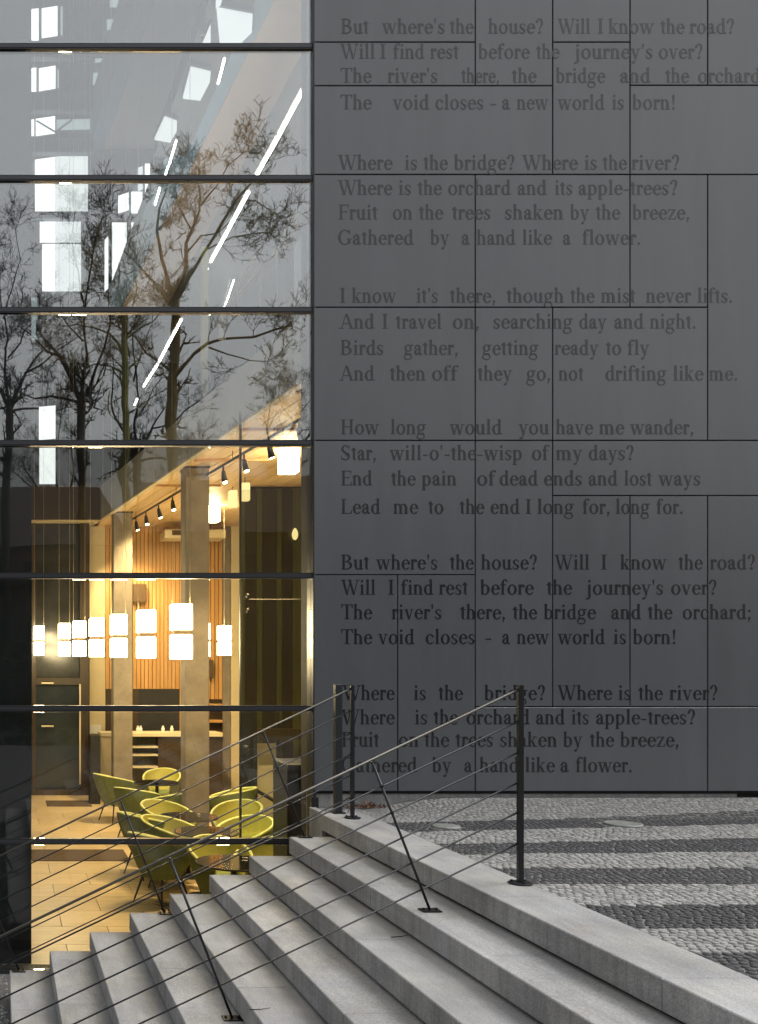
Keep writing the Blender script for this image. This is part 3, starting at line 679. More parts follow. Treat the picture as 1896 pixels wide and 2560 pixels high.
for py, th in ((125,40),(255,45),(365,35),(540,14)):
    z = MB(); z.box((X(78,23.6),23.55,Z(py+th/2,23.6)),(X(236,23.6),23.75,Z(py-th/2,23.6))); z.build('beam', M['gbeam'], bh)
# long blue-grey beam slanting across the hall, yellow posts, light line
H2 = 7.5
def line3(p0, p1, H): return cpt(*p0, H), cpt(*p1, H)
mb = MB(); mb.box((X(504,13),12.95,4.65),(X(519,13),13.05,Z(620,13))); mb.build('post', M['ycol'], bh)
mb = MB(); mb.box((X(503,9.6),9.57,Z(90,9.6)),(X(512,9.6),9.6,HR-.01)); mb.build('post', M['ycol'], bh)
mb = MB(); mb.box((X(547,11.5),11.45,Z(850,11.5)),(X(563,11.5),11.5,Z(790,11.5))); mb.build('sign_plate', M['white'], bh)
for (pa, pb, H_, rr, mm) in (((781,530),(560,782),6.4,.03,'wood'),((640,640),(560,775),6.8,.02,'soffit'),((745,530),(716,575),6.6,.03,'beige')):
    a, b = cpt(*pa, H_), cpt(*pb, H_); q = MB(); q.tube([a,b], rr, 6); q.build('rail', M[mm], bh)
mb = MB(); mb.box((X(714,12.2),12.15,CZ+.61),(X(731,12.2),12.25,Z(585,12.2))); mb.build('post', M['brick'], bh)
mb = MB(); y_ = 12.0; mb.hexa([(X(738,y_),y_,CZ+.61),(X(775,y_),y_,CZ+.61),(X(775,y_),y_+.03,CZ+.61),(X(738,y_),y_+.03,CZ+.61),(X(738,y_),y_,Z(610,y_)),(X(775,y_),y_,Z(560,y_)),(X(775,y_),y_+.03,Z(560,y_)),(X(738,y_),y_+.03,Z(610,y_))]); mb.build('glowing_pane', M['day4'], bh)  # glow in the pane stands in for a daylit window
for px in (594,652,693):
    mb = MB(); mb.box((X(px-1.5,11),11,Z(772,11)),(X(px+1.5,11),11.02,Z(625 if px == 693 else 690,11))); mb.build('hanger', M['white'], bh)
lt = thing('linear_light', 'long line of bright light tubes running back under the hall ceiling', 'light', (0,0,0))
for p0, p1 in (((769,206),(697,341)),((694,347),(641,441)),((622,481),(572,574)),((569,580),(528,654)),((519,672),(512,690)),((454,800),(398,905)),((394,912),(360,966)),((344,998),(337,1012))):
    a, b = line3(p0, p1, H2-.3); q = MB(); q.tube([a,b], .019, 6); q.build('tube', M['led'], lt)
    q = MB(); q.tube([a+Vector((0,0,.04)), b+Vector((0,0,.04))], .02, 4); q.build('housing', M['white'], lt)
l2 = thing('second_linear_light', 'shorter broken line of light tubes left of the long one', 'light', (0,0,0))
for p0, p1 in (((562,146),(546,208)),((441,352),(424,410)),((421,415),(410,450)),((400,470),(388,512)),((585,700),(561,772))):
    a, b = line3(p0, p1, H2+.0); q = MB(); q.tube([a,b], .012, 6); q.build('tube', M['led'], l2)

# ---------------------------------------------------------------- mezzanine slab with timber soffit
mz = thing('mezzanine', 'mezzanine floor with glowing timber underside and grey edge', 'balcony', (0,0,0))
CZ = 3.95
def sx(y, off=0): return 1.88 - (y-18.35)*.1104 + off            # slanting edge of the slab
ya, yb = 8.75, 18.38
mb = MB(); mb.prism([(sx(ya),ya),(sx(ya)+.06,ya),(sx(yb)+.06,yb),(sx(yb),yb)], CZ-.01, CZ+.62); mb.build('fascia', M['fascia'], mz)
mb = MB(); mb.prism([(sx(ya)-.004,ya),(sx(ya)+.072,ya),(sx(yb)+.072,yb),(sx(yb)-.004,yb)], CZ-.035, CZ-.0101); mb.build('bright_edge_board', M['pale'], mz)  # pale board added to brighten the soffit edge
mb = MB(); mb.box((-.6,18.36,CZ-.02),(sx(18.36)-.002,18.42,CZ+.64)); mb.build('fascia', M['darkwood'], mz)
mb = MB(); mb.prism([(sx(ya)+.07,ya),(9,ya),(9,21.5),(sx(21.5),21.5),(sx(yb)+.07,yb)], CZ+.04, CZ+.6); mb.box((-.6,18.43,CZ+.04),(1.86,21.5,CZ+.6)); mb.build('slab', M['fascia'], mz)
for i in range(24):
    o0, o1 = .075 + i*.22, .075 + (i+1)*.22 - .012
    y1 = 19.5
    q = MB(); q.prism([(sx(ya)+o0,ya),(sx(ya)+o1,ya),(sx(y1)+o1,y1),(sx(y1)+o0,y1)], CZ, CZ+.03); q.build('soffit_board', M['soffit'], mz)
mb = MB(); mb.box((-.3,18.44,CZ),(sx(18.44)+.05,19.6,CZ+.02)); mb.build('soffit_board', M['pale'], mz)
# cross ribs on the soffit
for y in (9.6,11.2,12.9,14.8):
    q = MB(); q.box((sx(y)+.1,y,CZ-.03),(sx(y)+1.1,y+.05,CZ-.001)); q.build('soffit_rib', M['wood'], mz)

# back timber wall
bw = thing('timber_wall', 'orange vertical board wall behind the counter with dark recesses', 'wall', (0,0,0))
YB = 19.5
nb = 30; xa, xb = X(264,YB), X(556,YB)
bwid = (xb-xa)/nb
def recess(x, z0, z1):
    pass
for i in range(nb):
    x = xa + i*bwid; pxm = VX + (x+bwid/2)*F/YB
    zb = FL
    if 264 < pxm < 452: zb = Z(1722,YB)
    if pxm > 518: zb = Z(1748,YB)
    q = MB(); q.box((x+.006,YB-.02,zb),(x+bwid-.006,YB+.0,CZ-.001)); q.build('board', M['wood'], bw)
mb = MB(); mb.box((X(222,YB),YB+.001,FL),(6.5,YB+.1,CZ-.002)); mb.build('backing', M['darkwood'], bw)
mb = MB(); mb.box((X(224,YB),YB-.05,FL),(X(263,YB),YB-.001,CZ-.002)); mb.build('plaster_pier', M['pale'], bw)
mb = MB(); mb.box((X(224,YB),YB-.09,Z(1833,YB)),(X(252,YB),YB-.052,Z(1812,YB))); mb.build('ledge', M['white'], bw)
mb = MB(); mb.box((X(346,YB),YB-.012,Z(1828,YB)),(X(447,YB),YB-.001,Z(1725,YB))); mb.build('black_screen', M['black'], bw)
mb = MB(); mb.box((X(556,YB),YB-.06,FL),(X(574,YB),YB-.001,CZ-.002)); mb.build('plaster_pier', M['raw'], bw)
mb = MB(); mb.box((X(576,YB),YB-.08,FL),(X(600,YB),YB-.001,CZ-.002)); mb.build('plaster_pier', M['pale'], bw)
for py0, py1 in ((1765,1748),(1805,1785),(1835,1825)):
    q = MB(); q.box((X(520,YB),YB-.18,Z(py0,YB)),(X(552,YB),YB-.002,Z(py0-6,YB))); q.build('shelf', M['wood'], bw)
mb = MB(); mb.box((X(331,YB),YB-.2,Z(1506,YB)),(X(363,YB),YB-.022,Z(1462,YB))); mb.build('loudspeaker', M['mat'], None, label='small brown loudspeaker box high on the timber wall', cat='loudspeaker')
mb = MB(); mb.box((X(519,YB),YB-.12,Z(1695,YB)),(X(531,YB),YB-.022,Z(1650,YB))); mb.build('wall_box', M['mat'], None, label='small brown box on the timber wall right of the front column', cat='wall box')
ac = thing('air_unit', 'cream air conditioning unit under the ceiling of the timber wall', 'air conditioner', (0,0,0))
mb = MB(); mb.cbox((X(406,19),18.7,Z(1349,19)),(X(556,19),19.3,Z(1328,19)),.02); mb.build('casing', M['cream'], ac)
mb = MB(); mb.box((X(430,18.7),18.69,Z(1338,18.7)),(X(452,18.7),18.699,Z(1326,18.7))); mb.build('grille', M['mat'], ac)
# counter
ct = thing('counter', 'bar counter with pale top and open shelves before the timber wall', 'counter', (0,0,0))
YC = 18.3; zt = Z(1833,YC)
mb = MB(); mb.box((X(252,YC),YC-.05,zt-.06),(X(556,YC),YC+.6,zt)); mb.build('counter_top', M['cream'], ct)
mb = MB(); mb.box((X(252,YC),YC,FL+.18),(X(282,YC),YC+.5,zt-.061)); mb.build('end_panel', M['pale'], ct)
mb = MB(); mb.box((X(396,YC),YC,FL+.1),(X(556,YC),YC+.5,zt-.061)); mb.build('front_panel', M['darkwood'], ct)
mb = MB(); mb.box((X(283,YC),YC+.3,FL+.1),(X(396,YC)-.002,YC+.5,zt-.061)); mb.build('cabinet_back', M['olive'], ct)
for py in (1868,1888,1918):
    q = MB(); q.box((X(283,YC),YC+.0,Z(py+2,YC)),(X(396,YC)-.004,YC+.29,Z(py-2,YC))); q.build('shelf', M['cream'], ct)
mb = MB(); mb.box((X(256,YC),YC+.03,FL),(X(550,YC),YC+.45,FL+.099)); mb.build('kick_board', M['black'], ct)
mb = MB()
for (px, py) in ((345,1820),(352,1822),(408,1805),(430,1822)):
    mb.lathe([(.03,0),(.035,.06),(.02,.09),(.02,.12)], (X(px,YC+.3), YC+.3, zt+.002), 10)
mb.build('cups', M['white'], None, label='few small cups standing on the bar counter', cat='cups')
# dark glazed partition with door at the back left
dp = thing('dark_door', 'dark framed glazed doors at the back left of the room', 'door', (0,0,0))
YP = 19.0
mb = MB(); mb.box((X(80,YP),YP+.02,FL),(X(224,YP),YP+.1,CZ-.01)); mb.build('dark_backing', M['black'], dp)
fm = MB()
for a, b in ((80,90),(200,223)): fm.box((X(a,YP),YP-.05,FL),(X(b,YP),YP+.019,CZ-.012))
fm.box((X(90,YP),YP-.045,Z(1712,YP)),(X(200,YP),YP+.018,Z(1695,YP))); fm.box((X(90,YP),YP-.045,FL),(X(200,YP),YP+.018,FL+.12))
fm.build('door_frame', M['darkwood'], dp)
q = MB(); q.box((X(91,YP),YP-.01,FL+.13),(X(199,YP),YP,Z(1713,YP))); q.build('door_pane', mat('murky_pane',(.035,.045,.05),.12,var=.4,varscale=1.5), dp)
q = MB(); q.box((X(91,YP),YP-.008,Z(1694,YP)),(X(199,YP),YP+.002,CZ-.1)); q.build('upper_pane', mat('murky_pane_upper',(.05,.052,.05),.12,var=.5,varscale=2.5), dp)
for pyv in (1708,1815):
    q = MB(); q.tube([(X(104,YP),YP-.06,Z(pyv,YP)),(X(134,YP),YP-.06,Z(pyv,YP))], .018, 6); q.build('pull_bar', M['cream'], dp)
q = MB(); q.box((X(198,YP),YP-.07,Z(1960,YP)),(X(202,YP),YP-.051,Z(1710,YP))); q.build('door_strip', M['cream'], dp)
for n_, (x0,y0,x1,y1) in (('floor_mat',(80,13.55,317,12.75)),):
    mb = MB(); a = .42; mb.box((X(78,13.1),12.75,FL+.0005),(1.70,13.5,FL+.010)); mb.build('doormat', M['mat'], None, label='wide dotted brown mat near the front of the room', cat='mat')
mb = MB(); mb.box((X(116,17.9),17.5,FL+.0005),(X(226,17.9),18.2,FL+.010)); mb.build('doormat', M['mat'], None, label='dark mat in front of the back left doors', cat='mat')
# bin-like coats stand left of counter
mb = MB(); mb.box((X(226,17.9),17.8,FL),(X(250,17.9),18.25,Z(1838,17.9))); cab = mb.build('tall_cabinet', M['black'], None, label='narrow black cabinet between the back doors and the counter', cat='cabinet')
# columns
def column(px, w_, y, label):
    q = MB(); h = w_/2; x = X(px, y); c = .012
    pts = [(x-h+c,y-h),(x+h-c,y-h),(x+h,y-h+c),(x+h,y+h-c),(x+h-c,y+h),(x-h+c,y+h),(x-h,y+h-c),(x-h,y-h+c)]
    t = thing('column', label, 'column', (0,0,0), 0, 'columns under the mezzanine')
    q.prism(pts, FL, CZ-.03); q.build('shaft', M['raw'], t)
    p = MB(); p.box((x-h-.01,y-h-.01,CZ-.0295),(x+h+.01,y+h+.01,CZ-.0015)); p.build('cap_plate', M['darkwood'], t)
column(487.5, .34, 13.4+.17, 'nearer thicker-looking raw concrete column before the green chairs')
column(305, .35, 17.5+.17, 'farther raw concrete column beside the counter shelves')

# right-hand dark lobby
lb = thing('dark_lobby', 'dark lobby enclosure with glass door at the right of the room', 'enclosure', (0,0,0))
YL = 15.0
mb = MB(); mb.box((X(603,YL),YL,FL),(6.2,YL+.1,CZ-.003)); mb.build('back_panel', M['black'], lb)
cols = [(604,612,'olive'),(613,640,'darkwood'),(641,655,'olive'),(656,690,'darkwood'),(691,704,'olive'),(705,730,'darkwood'),(731,760,'olive'),(761,800,'darkwood')]
for a, b, m in cols:
    q = MB(); q.box((X(a,YL),YL-.03,FL),(X(b,YL),YL-.001,Z(1222,YL))); q.build('upright_panel', M[m], lb)
q = MB(); q.box((X(642,YL),YL-.04,Z(2046,YL)),(X(689,YL),YL-.031,Z(1858,YL))); q.build('pale_lit_opening', M['pale'], lb)  # pale colour imitates a lit opening beyond
q = MB(); q.box((X(642,14.6),14.5,Z(2058,14.6)),(X(700,14.6),14.6,Z(2044,14.6))); q.build('threshold', M['black'], lb)
for a, b in ((601,641),(690,697)):
    q = MB(); q.box((X(a,14.8),14.75,FL),(X(b,14.8),14.8,Z(1780,14.8))); q.build('upright_post', M['black'], lb)
q = MB(); q.box((X(645,14.7),14.65,Z(1850,14.7)),(X(760,14.7),14.75,Z(1822,14.7))); q.build('ledge', M['darkwood'], lb)
q = MB(); q.tube([(X(640,14.3),14.3,Z(1975,14.3)),(X(690,14.3),14.3,Z(2005,14.3))], .03, 6); q.build('strut', M['black'], lb)
gd = thing('glass_door', 'frameless glass door with round steel fittings at the right of the room', 'door', (0,0,0))
YD = 10.4
q = MB(); q.box((X(604,YD),YD,FL+.01),(X(772,YD),YD+.012,Z(1225,YD))); q.build('door_leaf', M['inglass'], gd)
for px, py in ((617,1491),(617,1528),(615,1869)):
    q = MB(); q.lathe([(.005,-.03),(.022,-.025),(.027,0),(.022,.025),(.005,.03)], (X(px,YD), YD-.03, Z(py,YD)), 12); q.build('fitting', M['bright_steel'], gd, True)
q = MB(); q.tube([(X(620,YD),YD-.03,Z(1499,YD)),(X(772,YD),YD-.03,Z(1499,YD))], .006, 6); q.build('tie_rod', M['bright_steel'], gd)
q = MB(); q.box((X(600,YD),YD-.02,FL),(X(603.5,YD),YD+.03,CZ-.01)); q.build('jamb', M['frame'], gd)
q = MB(); q.box((X(771,9.0),8.95,FL),(X(783,9.0),9.02,CZ-.01)); q.build('warm_reflection_strip', M['soffit'], gd)  # wood-coloured strip stands in for the warm lamp reflection on the mullion
mb = MB(); mb.cbox((X(697,9.9),9.6,FL),(X(768,9.9),10.1,Z(1900,9.9)),.02); mb.build('reception_box', mat('painted_blue_reflection',(.05,.055,.07),.4,var=.5,varscale=4), None, label='dark cabinet with bluish reflections put into its colour, at the right edge of the glass', cat='cabinet')  # blue-grey colour stands in for reflections on the dark cabinet

# ---------------------------------------------------------------- lamps
S = .096
def pendant_mesh():
    t = thing('pendant_lamp', '', 'lamp', (0,0,0), 0, 'double cube pendant lamps hanging in a row')
    q = MB(); q.cbox((-S,-S,.29),(S,S,.545),.01); q.build('upper_shade', M['lamp'], t)
    q = MB(); q.cbox((-S,-S,0),(S,S,.24),.01); q.build('lower_shade', M['lamp'], t)
    q = MB(); q.box((-S*.85,-S*.85,.241),(S*.85,S*.85,.289)); q.build('collar', M['mat'], t)
    q = MB()
    for a in (-.09,.09): q.tube([(a,0,.54),(a,0,HZ-1.3)], .0019, 4)
    q.build('cable', M['cream'], t)
    return t
pend = pendant_mesh()
px_l = [453,365.5,297,242,198.5,161.5,128,98]
names = ['pendant of two glowing cubes, largest in the row, against the nearer column','pendant of two glowing cubes, second largest, right of the farther column','pendant of two glowing cubes overlapping the farther column','pendant of two glowing cubes before the cream pier left of the farther column','pendant of two glowing cubes before the edge of the dark doors','pendant of two glowing cubes over the dark doors, leftmost bright one','pendant of two glowing cubes between the leftmost pair, partly dim','pendant of two glowing cubes beside the black pier, farthest left']
for k, px in enumerate(px_l):
    y = 711*9.6/(px+258); x = X(px, y)
    if k == 6: continue
    if k == 7: y = 18.2; x = X(px, y)
    if k == 0: pend.location = (x,y,1.255); pend['label'] = names[0]
    else: copy_thing(pend, names[k], (x, y, 1.255 + .012*k))
# shorter-hung pendants further right
rp = thing('pendant_lamp', 'pendant of two glowing cubes between the nearer column and the dark lobby', 'lamp', (X(561,17),17,1.33))
q = MB(); q.cbox((-.10,-.1,.27),(.10,.1,.52),.01); q.build('upper_shade', M['lamp'], rp)
q = MB(); q.cbox((-.10,-.1,0),(.10,.1,.23),.01); q.build('lower_shade', M['lamp'], rp)
q = MB(); q.box((-.08,-.08,.231),(.08,.08,.269)); q.build('collar', M['mat'], rp)
q = MB(); q.tube([(0,0,.53),(0,0,CZ-1.34)], .003, 4); q.build('cable', M['cream'], rp)
copy_thing(rp, 'pendant of two glowing cubes half hidden behind the nearer column', (X(507,15.2),15.2,1.30))
ln = thing('ceiling_lantern', 'bright square lantern nearest the right mullion under the timber ceiling', 'lamp', (X(722,12.4),12.4,CZ-.29), 0, 'square lanterns under the timber ceiling')
q = MB(); q.cbox((-.105,-.105,0),(.105,.105,.275),.01); q.build('shade', M['lamp'], ln)
q = MB(); q.box((-.09,-.09,.276),(.09,.09,.288)); q.build('mount', M['black'], ln)
copy_thing(ln, 'bright square lantern right of the nearer column', (X(532,16.8),16.8,CZ-.29))
ly = thing('lamp_reflection', 'narrow glowing box standing in for a lamp reflection, nearer the dark lobby', 'lamp', (X(613,14.2),14.2,Z(1252,14.2)), 0, 'stand-ins for lamp reflections')  # added glowing boxes imitate lamps mirrored in the glass wall
q = MB(); q.cbox((-.06,-.06,0),(.06,.06,.26),.01); q.build('shade', M['lampy'], ly)
q = MB(); q.tube([(0,0,.26),(0,0,CZ-Z(1252,14.2))], .006, 5); q.build('stem', M['black'], ly)
copy_thing(ly, 'narrow glowing box standing in for a lamp reflection, farther from the dark lobby', (X(582,15.0),15.0,Z(1268,15.0)))
fl2 = thing('wall_lamp', 'tiny flame shaped lamp on the dark lobby wall', 'lamp', (X(738,14.9),14.9,Z(1350,14.9)))
q = MB(); q.lathe([(.01,0),(.032,.02),(.045,.055),(.048,.09),(.042,.125),(.028,.16),(.01,.185)], (0,0,0), 14); q.build('bulb', M['lampy'], fl2, True)
q = MB(); q.tube([(0,0,0),(0,.06,-.03)], .01, 5); q.build('bracket', M['black'], fl2)
# track and spotlights
tr = thing('lighting_track', 'dark lighting track hung under the timber ceiling', 'lighting track', (0,0,0))
def txy(y): return (3.23-.1105*(y-10.1), y, CZ-.12)
q = MB(); q.tube([txy(9.0), txy(19.2)], .02, 6); q.build('rail', M['steel'], tr)
for y in (9.9,12.4,14.9,17.4):
    q = MB(); q.tube([txy(y), (txy(y)[0], y, CZ-.001)], .005, 5); q.build('hanger', M['steel'], tr)
sp0 = thing('spotlight', '', 'spotlight', (0,0,0), 0, 'black spotlights along the ceiling track')
q = MB(); q.tube([(0,0,0),(0,0,-.07)], .012, 6); q.build('stem', M['black'], sp0)
q = MB(); q.tube([(0,0,-.06),(.01,-.01,-.13),(.03,-.02,-.21)], [.025,.035,.042], 10); q.build('housing', M['black'], sp0)
q = MB(); q.tube([(.03,-.02,-.212),(.032,-.021,-.218)], .03, 10); q.build('lens', M['lamp'], sp0)
ys = [10.36,11.19,11.99,12.75,13.5,14.36,15.1,15.9,16.7,17.4,18.3,19.0]
ordn = ['nearest the right mullion','second from the right mullion','third from the right mullion','fourth from the right, right of the nearer column','fifth from the right, right of the nearer column','before the nearer column','just left of the nearer column','second left of the nearer column','third left of the nearer column','just right of the farther column','before the farther column','farthest back by the farther column']
for i, y in enumerate(ys):
    lab = 'black track spotlight ' + ordn[i]; loc = Vector(txy(y)) - Vector((0,0,.02)); rz = random.uniform(-.7,.7)
    if i == 0: sp0.location = loc; sp0['label'] = lab; sp0.rotation_euler = (0,0,rz)
    else: copy_thing(sp0, lab, loc, rz)
    if i % 2 == 0:
        l = bpy.data.lights.new('spot_light', 'SPOT'); l.energy = 800 if i < 8 else 300; l.color = (1,.70,.35); l.spot_size = R(95); l.spot_blend = .8; l.shadow_soft_size = .05
        o = bpy.data.objects.new('spot_light', l); C.objects.link(o); o.location = loc - Vector((0,0,.26)); o.rotation_euler = (R({0:-14,2:4,4:34,6:14,8:44,10:30}[i]), R(-10), 0)

# ---------------------------------------------------------------- chairs and tables
def make_chair():
    t = thing('tub_chair', '', 'chair', (0,0,0), 0, 'lime green tub chairs round the café tables')
    n = 30; lev = 7
    def shell(off, top_add=0):
        rows = []
        for i in range(n+1):
            th = R(-148 + 296*i/n); f = abs(th)/R(148)
            top = .80 - .20*f**1.6 + top_add
            colm = []
            for j in range(lev+1):
                s = j/lev; r = (.215 + .125*math.sin(s*math.pi*.5)) - off
                rr = r*(1 + .05*math.cos(2*th)); z = .30 + (top-.30)*s
                lean = .07*s*math.cos(th)
                colm.append((rr*math.sin(th), rr*math.cos(th)*.98 + lean, z))
            rows.append(colm)
        return rows
    def grid(mb, rows, flip=False):
        b = len(mb.v)
        for c in rows: mb.v += c
        for i in range(len(rows)-1):
            for j in range(lev):
                k = b + i*(lev+1) + j; f = (k, k+lev+1, k+lev+2, k+1)
                mb.f.append(f[::-1] if flip else f); mb.m.append(0)
    o, i_ = shell(0), shell(.035)
    q = MB(); grid(q, o)
    for a, b in ((0,0),(n,n)):
        for j in range(lev): q.poly([o[a][j],o[a][j+1],i_[a][j+1],i_[a][j]])
    q.poly([c[0] for c in o]); q.build('shell', M['green'], t, True)
    q = MB(); grid(q, i_, True); q.build('lining', M['lime'], t, True)
    rim = [tuple((Vector(a[-1])+Vector(b[-1]))/2) for a, b in zip(o, i_)]
    rim = [tuple((Vector(o[0][2])+Vector(i_[0][2]))/2)] + rim + [tuple((Vector(o[-1][2])+Vector(i_[-1][2]))/2)]
    q = MB(); q.tube(rim, .018, 8); q.build('rim', M['rim'], t, True)
    q = MB(); q.lathe([(.19,0),(.235,.02),(.245,.06),(.225,.10),(.05,.115)], (0,.0,.36), 24); q.build('seat_cushion', M['green'], t, True)
    for a in (-1,1):
        for b in (-1,1):
            q = MB(); q.tube([(a*.14,b*.14,.32),(a*.22,b*.22,0)], [.014,.009], 6); q.build('leg', M['black'], t)
    return t
def make_table():
    t = thing('cafe_table', '', 'table', (0,0,0), 0, 'round café tables among the green chairs')
    q = MB(); q.lathe([(.345,0),(.348,.004),(.348,.012),(.345,.014)], (0,0,.722), 40); q.build('table_top', M['topglass'], t)
    q = MB(); q.tube([(.357*math.cos(a*math.pi/20), .357*math.sin(a*math.pi/20), .729) for a in range(41)], .009, 6, cap=False); q.build('table_rim', M['black'], t)
    q = MB(); q.tube([(0,0,.02),(0,0,.72)], .028, 10); q.build('pedestal', M['black'], t)
    q = MB(); q.lathe([(.21,0),(.21,.008),(.04,.02)], (0,0,.001), 24); q.build('base', M['black'], t)
    return t
ch = make_chair(); tb = make_table()
chairs = [  # px, y, rotation (0 = back towards +y, facing the glass)
 (551,9.85,.1,'green tub chair nearest the glass, facing out above the steps'),
 (672,9.9,-.9,'green tub chair cut by the top steps at the right'),
 (405,10.55,2.2,'green tub chair below the transom, back turned to the left'),
 (436,11.3,.9,'green tub chair with bright yellow inside left of the lower middle table'),
 (372,11.9,2.0,'dark green tub chair back left of the two yellow chairs'),
 (610,11.25,-.8,'green tub chair right of the nearer column, front one of its pair'),
 (592,12.5,-.6,'green tub chair right of the nearer column, rear one of its pair'),
 (421,12.5,.5,'green tub chair with yellow inside left of the nearer column'),
 (345,14.3,2.4,'green tub chair with pointed back turned to the left, front of the far group'),
 (293,15.9,2.0,'green tub chair farthest left beside the farther column'),
 (405,16.2,-.3,'green tub chair facing out behind the farthest table'),
 (440,14.0,-2.3,'green tub chair just left of the nearer column, seen from behind'),
 (572,14.2,-2.0,'added tub chair standing in for a dim reflection between the column and the dark lobby')]  # last chair is added to imitate a dim reflection
for i, (px, y, rz, lab) in enumerate(chairs):
    loc = (X(px,y), y, FL)
    if i == 0: ch.location = loc; ch.rotation_euler = (0,0,rz); ch['label'] = lab
    else: copy_thing(ch, lab, loc, rz)
tabs = [(516,10.85,'round dark table before the nearer column, lower of the middle two'),(472,11.9,'round dark table before the nearer column, upper of the middle two'),
        (393,15.2,'round dark table farthest back among the green chairs'),(585,9.2,'round dark table nearest the glass before the front chair')]
for i, (px, y, lab) in enumerate(tabs):
    loc = (X(px,y), y, FL)
    if i == 0: tb.location = loc; tb['label'] = lab
    else: copy_thing(tb, lab, loc)
# made-up plant in place of a dark tangle by the front chairs
pt = thing('stand_in_plant', 'small potted twigs standing in for a dark tangle by the front chairs', 'plant', (X(447,9.4), 9.4, FL))
q = MB(); q.lathe([(.10,0),(.14,.05),(.15,.14),(.13,.15)], (0,0,0), 16); q.build('pot', M['black'], pt, True)
q = MB()
for i in range(60):
    a = random.random()*6.28; l = random.uniform(.12,.34); e = random.uniform(.1,1.3)
    p0 = Vector((0,0,.13)); p1 = p0 + Vector((math.cos(a)*math.cos(e), math.sin(a)*math.cos(e), math.sin(e)))*l*.6; p2 = p1 + Vector((math.cos(a+.6)*.8, math.sin(a+.6)*.8, .2))*l*.5
    q.tube([p0,p1,p2], [.005,.004,.002], 4)
q.build('stems', M['bark'], pt)

# ---------------------------------------------------------------- what the glass and panels mirror: trees and houses across the street
MAIN = [ # limbs of the large mirrored tree: (points px,py), start and end thickness in px; traced heights, real depth added per limb
 ([(425,2050),(426,1500),(428,1250),(427,1110),(431,1000),(430,900),(437,800),(440,745)], 44, 21, 0),
 ([(438,750),(420,690),(407,630),(402,557),(410,500),(425,455)], 11, 4, .5),
 ([(438,765),(410,735),(385,705),(358,678),(330,655),(300,640)], 10, 3, -.6),
 ([(442,745),(450,717),(465,654),(468,590),(490,545),(508,508),(513,465),(505,415)], 14, 4, .4),
 ([(444,740),(470,690),(508,630),(547,571),(581,523),(618,480),(650,445)], 13, 4, -.8),
 ([(520,612),(560,585),(600,560),(650,548),(690,540)], 6, 2.5, .9),
 ([(466,620),(500,585),(540,590),(570,575)], 5, 2, -1.0),
 ([(403,560),(425,530),(450,500),(470,480)], 5, 2, 1.1),
 ([(345,668),(320,690),(290,690),(262,705)], 5, 2, -1.0),
 ([(427,950),(450,920),(475,894),(510,876),(547,867),(620,860),(660,848),(705,838)], 11, 4, -.9),
 ([(520,874),(560,900),(600,920),(640,930)], 5, 2, -1.2),
 ([(428,935),(400,905),(368,879),(345,838),(325,815),(305,795)], 8, 3, .9),
 ([(600,505),(640,500),(670,510),(700,520)], 5, 2, .4),
 ([(508,508),(540,470),(560,430),(590,405)], 5, 2, -.4),
 ([(480,560),(455,500),(450,440),(465,400)], 5, 2, 1.0)]
SLIM = [
 ([(313,2050),(313,1300),(314,1100),(313,1000),(315,900),(312,820),(309,770)], 27, 14, 0),
 ([(312,900),(298,860),(280,830),(240,808),(195,795),(160,800)], 8, 3, .8),
 ([(310,790),(295,740),(300,690),(290,640)], 8, 3, -.6),
 ([(311,800),(335,750),(350,700),(345,650)], 7, 3, .6),
 ([(313,860),(345,835),(375,825),(400,790)], 6, 2.5, -.7),
 ([(312,940),(275,915),(240,905),(205,915)], 6, 2.5, .9)]
DARK = [
 ([(208,2050),(208,1300),(209,1130),(208,1040),(207,985)], 34, 20, 0),
 ([(207,1000),(185,945),(160,900),(135,855),(112,825)], 13, 4, .7),
 ([(207,985),(215,900),(205,820),(215,740),(225,660)], 10, 3, -.8),
 ([(207,1000),(170,985),(130,975),(90,978),(50,960)], 9, 3, .9),
 ([(210,990),(240,930),(262,880),(275,820),(270,740)], 10, 3, -.4),
 ([(160,900),(120,890),(80,860),(50,850)], 6, 2.5, -1.1),
 ([(205,860),(170,810),(150,760),(120,720)], 6, 2.5, 1.2),
 ([(222,700),(235,620),(250,560),(270,500)], 5, 2, .5),
 ([(215,760),(190,680),(170,620),(180,560)], 5, 2, -1.0)]
